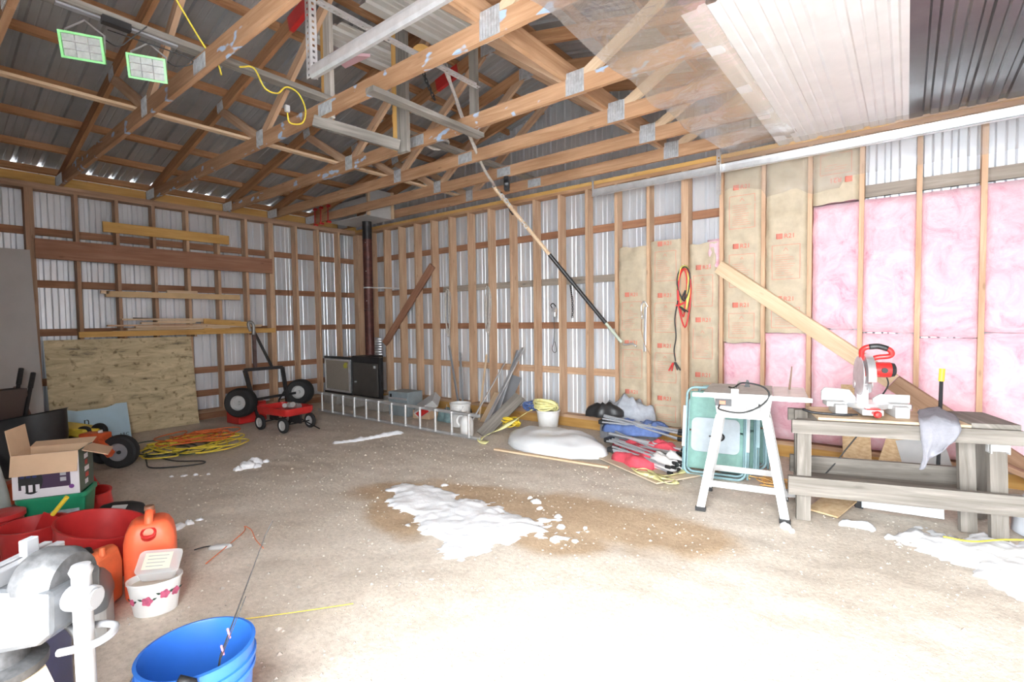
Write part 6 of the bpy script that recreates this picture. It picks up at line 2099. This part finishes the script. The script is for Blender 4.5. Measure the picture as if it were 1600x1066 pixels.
# pail with roses, clear lunch box on top
t = thing('rose_pail', 'white oval pail with printed pink roses by the standing fuel can', 'pail', (5.36, -4.915, 0), rz=R(62), world=False)
MB().lathe([(0.085, 0.0), (0.09, 0.004), (0.112, 0.155), (0.117, 0.158), (0.117, 0.168), (0.108, 0.166), (0.085, 0.012), (0.001, 0.012)], 36, None, sx=1.0, sy=0.72).build('pail', M_WHITEP, t, smooth=True)
MB().lathe([(0.105, 0.14), (0.001, 0.145)], 30, None, sx=1.0, sy=0.72, close=False).build('contents', mat('beige_contents', (0.62, 0.58, 0.5), rough=0.9), t)
M_ROSE = mat('rose_pink', (0.52, 0.10, 0.19), rough=0.6, var=0.4, vscale=60)
M_LEAFG = mat('leaf_print', (0.03, 0.06, 0.04), rough=0.6)
for a, z, r_ in ((-100, 0.085, 0.022), (-60, 0.105, 0.02), (-30, 0.1, 0.019), (-145, 0.08, 0.016)):
    ca, sa = math.cos(R(a)), math.sin(R(a))
    rad = 0.09 + 0.022 * z / 0.155
    pos = Vector((rad * ca, rad * 0.72 * sa, z))
    nrm = Vector((ca, sa / 0.72, -0.1)).normalized()
    d, s, u = basis(nrm)
    M = Matrix((s, u, d)).transposed().to_4x4()
    M.translation = pos - nrm * 0.0005
    pt = [((r_ * (1 + 0.14 * math.cos(5 * q))) * math.cos(q), (r_ * (1 + 0.14 * math.cos(5 * q))) * math.sin(q)) for q in [2 * PI * e / 24 for e in range(24)]]
    ro = MB().prism(pt, 0.0025, M).build('rose_print', M_ROSE, t)
    mb = MB()
    for q in (0.4, 2.6):
        M2 = M @ TR((math.cos(q) * r_ * 1.45, math.sin(q) * r_ * 0.9, 0.0), Matrix.Rotation(q, 4, 'Z'))
        mb.prism([(-0.012, 0), (0, 0.005), (0.013, 0), (0, -0.005)], 0.002, M2)
    mb.build('leaf_print', M_LEAFG, ro)
M_CLEAR = mat('clear_plastic', (0.8, 0.82, 0.82), rough=0.2, alpha=0.4)
t = thing('clear_box', 'clear plastic container with a paper slip, tipped on the rose pail', 'container', (5.36, -4.9, 0.168), world=False, rot=(R(28), R(6), R(62)))
mb = MB()
for s, z in [(0.88, 0.0), (1.0, 0.06), (1.06, 0.062), (1.06, 0.068)]:
    for x, y in round_rect(0.17 * s, 0.13 * s, 0.025):
        mb.v.append(Vector((x, y + 0.03, z)))
for i in range(3):
    for k in range(24):
        k2 = (k + 1) % 24
        mb.f.append([i * 24 + k, i * 24 + k2, (i + 1) * 24 + k2, (i + 1) * 24 + k])
mb.f.append(list(range(24))[::-1])
mb.f.append([72 + k for k in range(24)])
mb.uv = [None] * len(mb.f)
mb.build('shell', M_CLEAR, t, smooth=True)
pp = MB().b2((-0.065, -0.015, 0.0695), (0.05, 0.08, 0.0705)).build('paper_slip', mat('paper_cream', (0.72, 0.7, 0.58), rough=0.8), t)
for k in range(4):
    MB().b2((-0.05, 0.0 + k * 0.02, 0.0706), (0.02 + 0.005 * k, 0.004 + k * 0.02, 0.071)).build('print_line', mat('print_grey', (0.35, 0.36, 0.36), rough=0.8), pp)

# grey lidded tote, navy tote
t = thing('lidded_tote', 'pale tote with dark grey domed lid behind the bench vise', 'tote', (5.33, -5.2, 0), rz=R(70), world=False)
MB().prism(round_rect(0.23, 0.28, 0.05), 0.15, TR((0, 0.0, 0.0))).build('tub', mat('pale_grey_tub', (0.4, 0.4, 0.39), rough=0.5), t, bevel=0.004)
ld = MB()
for s, z in [(1.04, 0.15), (1.04, 0.168), (0.96, 0.22), (0.8, 0.26), (0.55, 0.275)]:
    for x, y in round_rect(0.23 * s, 0.28 * s, 0.05):
        ld.v.append(Vector((x, y, z)))
for i in range(4):
    for k in range(24):
        k2 = (k + 1) % 24
        ld.f.append([i * 24 + k, i * 24 + k2, (i + 1) * 24 + k2, (i + 1) * 24 + k])
ld.f.append(list(range(24))[::-1])
ld.f.append([96 + k for k in range(24)])
ld.uv = [None] * len(ld.f)
lo = ld.build('lid', mat('dark_grey_lid', (0.12, 0.125, 0.13), rough=0.4), t, smooth=True)
MB().prism(round_rect(0.03, 0.13, 0.012), 0.012, TR((0, 0, 0.276))).build('carry_handle', M_BLACK, lo)
t = thing('navy_tote', 'dark navy plastic tote on the floor under the vise', 'tote', (5.76, -5.5, 0), rz=R(60), world=False)
MB().prism(round_rect(0.34, 0.3, 0.04), 0.34, None).build('tub', mat('navy_plastic', (0.015, 0.03, 0.13), rough=0.35, var=0.2, vscale=8), t, bevel=0.004)
MB().prism(round_rect(0.37, 0.33, 0.045), 0.03, TR((0, 0, 0.341))).build('lid', mat('navy_plastic', (0.015, 0.03, 0.13)), t, bevel=0.004)
MB().b2((-0.12, -0.152, 0.1), (0.14, -0.150, 0.15)).build('label_strip', M_WHITE, t)

# blue bucket with a fishing rod
t = thing('bucket', 'bright blue five-gallon bucket in front, fishing rod in it', 'bucket', (6.52, -5.13, 0), rz=0, world=False)
M_BLUEB = mat('blue_bucket_plastic', (0.03, 0.15, 0.55), rough=0.38, var=0.08, vscale=6)
MB().lathe([(0.132, 0.0), (0.152, 0.31), (0.160, 0.312), (0.160, 0.325), (0.155, 0.327), (0.155, 0.345), (0.163, 0.347), (0.163, 0.36), (0.157, 0.362), (0.158, 0.398), (0.162, 0.40), (0.152, 0.402), (0.150, 0.395), (0.128, 0.008), (0.001, 0.008)], 44, None, close=False).build('shell', M_BLUEB, t, smooth=True)
MB().lathe([(0.132, 0.0), (0.001, 0.0)], 44, None, close=False).build('base', M_BLUEB, t)
MB().tube([(0.157 * math.cos(a), 0.157 * math.sin(a) - 0.02, 0.34 - 0.16 * math.sin(a) if math.sin(a) > 0 else 0.34) for a in [R(190) + R(160) * k / 16 for k in range(17)]], 0.003, 6).build('wire_handle', M_GALV, t, smooth='all')
MB().tube([(0.145, -0.06, 0.36), (0.165, -0.07, 0.4), (0.15, -0.1, 0.42)], 0.014, 8).build('rim_grip', M_BLACK, t, smooth='all')
t = thing('fishing_rod', 'thin fishing rod with pink markings leaning out of the blue bucket', 'fishing rod', (6.62, -5.1, 0.01))
MB().tube([(6.58, -5.16, 0.02), (6.655, -5.115, 0.42), (6.76, -5.02, 0.78), (6.775, -5.005, 0.82)], 0.002, 6, rs=[0.004, 0.0025, 0.0014, 0.001]).build('blank', M_BLACK, t, smooth='all')
MB().tube([(6.60, -5.16, 0.02), (6.67, -5.12, 0.42), (6.72, -5.065, 0.6)], 0.0014, 6).build('second_section', M_BLACK, t, smooth='all')
for q in (0.44, 0.5):
    k = (q - 0.42) / 0.43
    c = Vector((6.655, -5.115, 0.42)).lerp(Vector((6.76, -5.02, 0.78)), k)
    MB().tube([c - Vector((0.006, -0.005, 0.018)), c + Vector((0.006, -0.005, 0.018))], 0.003, 8).build('thread_band', mat('pink_thread', (0.75, 0.25, 0.35), rough=0.4), t)

# small litter on the gravel
t = thing('work_glove', 'white knotted rag with a black tie on the gravel', 'rag', (4.86, -4.44, 0))
heap(4.87, -4.43, -0.005, 0.07, 0.022, 0.025, R(52), 3, 16, 7, 0.3).build('cloth', M_WHITE, t, smooth='all')
MB().tube(bez([(4.83, -4.47, 0.012), (4.80, -4.5, 0.008), (4.79, -4.55, 0.006)], 5), 0.004, 6).build('tie', M_BLACK, t, smooth='all')
t = thing('orange_string', 'thin orange string lying on the gravel near the middle', 'string', (4.9, -4.3, 0))
MB().tube(bez([(5.05, -4.58, 0.008), (4.9, -4.4, 0.008), (4.76, -4.24, 0.008), (4.68, -4.2, 0.01), (4.78, -4.2, 0.008), (4.95, -4.25, 0.008), (5.12, -4.28, 0.008)], 6), 0.0028, 6).build('strand', M_OCORD, t, smooth='all')
t = thing('straw', 'pale straw stalk on the gravel beside the bucket', 'straw', (5.95, -4.5, 0))
MB().tube(bez([(5.75, -4.75, 0.008), (5.95, -4.5, 0.008), (6.1, -4.3, 0.008)], 5), 0.002, 5).build('stalk', M_YCORD, t)

# ------------------------------------------------------------------ bench with vise, close to the camera
t = thing('bench', 'pale plank bench top carrying the vise at the frame corner', 'bench', (6.7, -5.9, 0))
MB().b2((6.2, -5.74, 0.745), (7.16, -5.538, 0.785)).build('top_plank', W_PALE, t)
MB().b2((6.2, -5.95, 0.745), (7.16, -5.742, 0.785)).build('top_plank', W_STUD, t)
MB().b2((6.2, -6.16, 0.745), (7.16, -5.952, 0.785)).build('top_plank', W_PALE, t)
for x in (6.26, 7.1):
    for y in (-6.1, -5.6):
        MB().b2((x - 0.04, y - 0.04, 0), (x + 0.04, y + 0.04, 0.745)).build('leg', W_STUD, t)
v = thing('bench_vise', 'heavy grey bench vise clamped on the pale bench', 'vise', (7.041, -5.583, 0.786), rz=RZ, world=False)
M_VISES = mat('vise_bright_steel', (0.3, 0.3, 0.31), rough=0.35, metal=0.4)
M_VISE = mat('vise_casting', (0.09, 0.094, 0.1), rough=0.45, metal=0.35, var=0.2, vscale=25)
M_VISED = mat('vise_dark', (0.07, 0.07, 0.072), rough=0.55, metal=0.3, var=0.4, vscale=60)
# local frame: x to the screw end, y away from the operator, z up from the bench top
MB().lathe([(0.07, 0), (0.07, 0.014), (0.045, 0.022), (0.04, 0.06), (0.001, 0.06)], 24, TR((-0.06, 0.03, 0.001))).build('swivel_base', M_VISED, v, smooth=True)
MB().b2((-0.2, -0.01, 0.06), (-0.045, 0.1, 0.16)).build('fixed_body', M_VISE, v, bevel=0.012)
mb = MB()
mb.prism([(-0.035, 0.055), (0.05, 0.07), (0.075, 0.09), (0.078, 0.165), (-0.04, 0.17)], 0.11, TR((0, 0.1, 0), Matrix.Rotation(PI / 2, 4, 'X')))
mb.build('moving_body', M_VISE, v, bevel=0.01)
MB().b2((-0.16, 0.02, 0.075), (0.03, 0.07, 0.11)).build('slide_bar', M_VISES, v, bevel=0.004)
for x in (-0.05, -0.026):
    MB().b2((x - 0.008, -0.02, 0.15), (x + 0.008, 0.13, 0.195)).build('jaw_plate', M_VISES, v, bevel=0.002)
MB().b2((-0.04, 0.06, 0.195), (-0.025, 0.085, 0.225)).build('clamped_block', M_STEELT, v, bevel=0.002)
MB().lathe([(0.001, 0), (0.055, 0.0), (0.06, 0.012), (0.06, 0.05), (0.05, 0.068), (0.001, 0.072)], 28, TR((0.0, 0.05, 0.155), Matrix.Rotation(PI / 2, 4, 'Y'))).build('anvil_boss', M_VISED, v, smooth=True)
MB().cyl((0.07, 0.03, 0.135), (0.125, 0.03, 0.135), 0.016, 14).build('screw', M_VISES, v, smooth=True)
MB().lathe([(0.018, 0), (0.02, 0.014), (0.0145, 0.026), (0.0145, 0.3), (0.018, 0.31), (0.014, 0.32), (0.001, 0.322)], 16, TR((0.099, 0.03, -0.125))).build('handle_bar', M_VISES, v, smooth=True)
MB().lathe([(0.02, -0.024), (0.022, -0.016), (0.022, 0.016), (0.02, 0.024)], 16, TR((0.098, 0.03, 0.135), Matrix.Rotation(PI / 2, 4, 'Y'))).build('screw_head', M_VISES, v, smooth=True)
MB().tube(bez([(0.082, 0.05, 0.07), (0.11, 0.06, 0.07), (0.135, 0.055, 0.068), (0.142, 0.03, 0.066), (0.13, 0.008, 0.064), (0.1, 0.0, 0.06), (0.08, 0.0, 0.056)], 5), 0.0065, 8).build('ring', M_VISES, v, smooth='all')
MB().tube(bez([(0.03, 0.06, 0.075), (0.06, 0.055, 0.06), (0.085, 0.05, 0.0), (0.09, 0.05, -0.1), (0.1, 0.05, -0.3)], 6), 0.008, 8).build('clamp_strap', M_BLACK, v, smooth='all')

# ------------------------------------------------------------------ lights and cables among the trusses
M_LGREEN = mat('green_lamp_housing', (0.22, 0.62, 0.22), rough=0.4)
M_LENS = mat('lamp_glass', (0.4, 0.41, 0.4), rough=0.15, var=0.25, vscale=40)
t = thing('light_bar', 'grey steel bar under the board holding the floodlights', 'bar', (4.44, -4.7, ZT - 0.02))
MB().beam((4.45, -5.02, ZT - 0.008), (4.45, -4.42, ZT - 0.008), 0.04, 0.012).build('bar', M_STEELT, t)
MB().beam((4.485, -4.82, ZT - 0.02), (4.485, -4.68, ZT - 0.02), 0.05, 0.04).build('junction', M_BLACK, t)
for k, (yy, lab) in enumerate([(-4.91, 'green work floodlight at the end of the bar, furthest out'), (-4.6, 'green work floodlight on the bar nearest the yellow cord')]):
    f = thing('floodlight', lab, 'floodlight', (4.5, yy, 3.0), group='green floodlights', world=False, rot=(R(0), R(0), R(-26)))
    # faces +x, tipped down a little
    Mt = Matrix.Rotation(R(22), 4, 'Y')
    fr = MB()
    for a, b, c, d in ((-0.1, -0.07, 0.1, -0.058), (-0.1, 0.058, 0.1, 0.07), (-0.1, -0.058, -0.088, 0.058), (0.088, -0.058, 0.1, 0.058)):
        q0, q1 = Vector((0.02, a, b)), Vector((0.045, c, d))
        c_ = (q0 + q1) / 2
        fr.hexa(Mt @ c_, [Mt.to_3x3() @ Vector(e) for e in ((1, 0, 0), (0, 1, 0), (0, 0, 1))], [abs(e) / 2 for e in (q1 - q0)])
    fr.build('bezel', M_LGREEN, f)
    bd = MB()
    bd.hexa(Mt @ Vector((-0.015, 0, 0)), [Mt.to_3x3() @ Vector(e) for e in ((1, 0, 0), (0, 1, 0), (0, 0, 1))], (0.034, 0.085, 0.055))
    bd.build('housing', M_BLACK, f, bevel=0.01)
    ln = MB()
    ln.hexa(Mt @ Vector((0.026, 0, 0)), [Mt.to_3x3() @ Vector(e) for e in ((1, 0, 0), (0, 1, 0), (0, 0, 1))], (0.004, 0.087, 0.057))
    lo = ln.build('lens', M_LENS, f)
    gr = MB()
    for e in (-0.03, 0.03):
        gr.tube([Mt @ Vector((0.036, e, -0.057)), Mt @ Vector((0.036, e, 0.057))], 0.0018, 5)
    for e in (-0.02, 0.02):
        gr.tube([Mt @ Vector((0.036, -0.088, e)), Mt @ Vector((0.036, 0.088, e))], 0.0018, 5)
    gr.build('guard_wire', M_GALV, lo)
    MB().tube([(-0.02, -0.09, 0.0), (-0.03, -0.09, 0.1), (-0.03, 0.0, 0.17), (-0.03, 0.09, 0.1), (-0.02, 0.09, 0.0)], 0.006, 6).build('yoke', M_GALV, f)
    MB().tube(bez([(-0.05, 0.02, 0.03), (-0.06, 0.06, 0.1), (-0.04, 0.15, 0.06), (-0.03, 0.22, 0.12), (-0.02, 0.3 if k == 0 else -0.2, 0.2)], 6), 0.004, 6).build('cable', M_DCORD, f, smooth='all')
t = thing('hanging_cord', 'yellow extension cord draped over the truss with a white socket end', 'cord', (4.5, -4.2, 3.2))
MB().tube(bez([(4.7, -4.75, 3.75), (4.62, -4.55, 3.55), (4.55, -4.31, 3.27), (4.56, -4.22, 3.16), (4.52, -4.18, 3.11)], 6), 0.006, 6).build('cord', M_YCORD, t, smooth='all')
MB().tube(bez([(4.5, -4.05, 3.22), (4.5, -3.95, 3.25), (4.51, -3.88, 3.13), (4.5, -3.78, 3.13), (4.48, -3.7, 3.21), (4.47, -3.6, 3.2), (4.5, -3.56, 3.08), (4.52, -3.6, 2.96), (4.52, -3.7, 2.93), (4.52, -3.72, 3.0)], 6), 0.006, 6).build('cord', M_YCORD, t, smooth='all')
MB().box((4.52, -3.72, 3.03), (0.03, 0.035, 0.05)).build('socket', M_WHITE, t, bevel=0.005)
# ribbed white panel stored on the trusses, wooden pulley
M_DULLW = mat('dull_white_steel', (0.52, 0.52, 0.5), rough=0.5, var=0.06, vscale=5)
t = thing('stored_panel', 'white ribbed steel panel stored near the ridge beside the tall post pair', 'panel', (5.1, -2.8, 3.88), group='panels stored near the ridge')
sheet(lambda s, d: Vector((4.85 + s, -3.29, 3.86 + d)), lambda s, d: Vector((4.85 + s, -2.3, 3.90 + d)), 0.62, 'panel', M_DULLW, t)
t = thing('stored_panel', 'narrow ribbed steel panel stored near the ridge above the pink foam', 'panel', (4.4, -2.8, 3.86), group='panels stored near the ridge')
sheet(lambda s, d: Vector((4.16 + s, -3.29, 3.83 + d)), lambda s, d: Vector((4.16 + s, -2.3, 3.87 + d)), 0.46, 'panel', M_DULLW, t)
t = thing('pink_foam_scrap', 'triangular pink foam scrap tucked under the white panel', 'foam scrap', (4.2, -3.16, 3.77))
MB().prism([(0, 0), (0.36, 0.0), (0.1, 0.3)], 0.025, TR((4.2, -3.16, 3.77), rmat(R(5), 0, R(48)))).build('foam', mat('pink_foam', (0.78, 0.5, 0.56), rough=0.8), t)
t = thing('pulley_wheel', 'small wooden pulley wheel hanging by the ridge posts', 'pulley', (4.9, -2.72, 3.7))
MB().lathe([(0.02, -0.03), (0.085, -0.028), (0.088, -0.02), (0.07, 0.0), (0.088, 0.02), (0.085, 0.028), (0.02, 0.03)], 24, TR((4.88, -2.68, 3.72), rmat(0, R(90), R(-38)))).build('wheel', W_YELLOW, t, smooth=True)
chain(MB(), [(4.88, -2.68, 3.64), (4.89, -2.66, 3.55), (4.91, -2.62, 3.45), (4.93, -2.58, 3.36)], 0.04, 0.005, 0.012).build('chain', M_BLACKM, t, smooth='all')
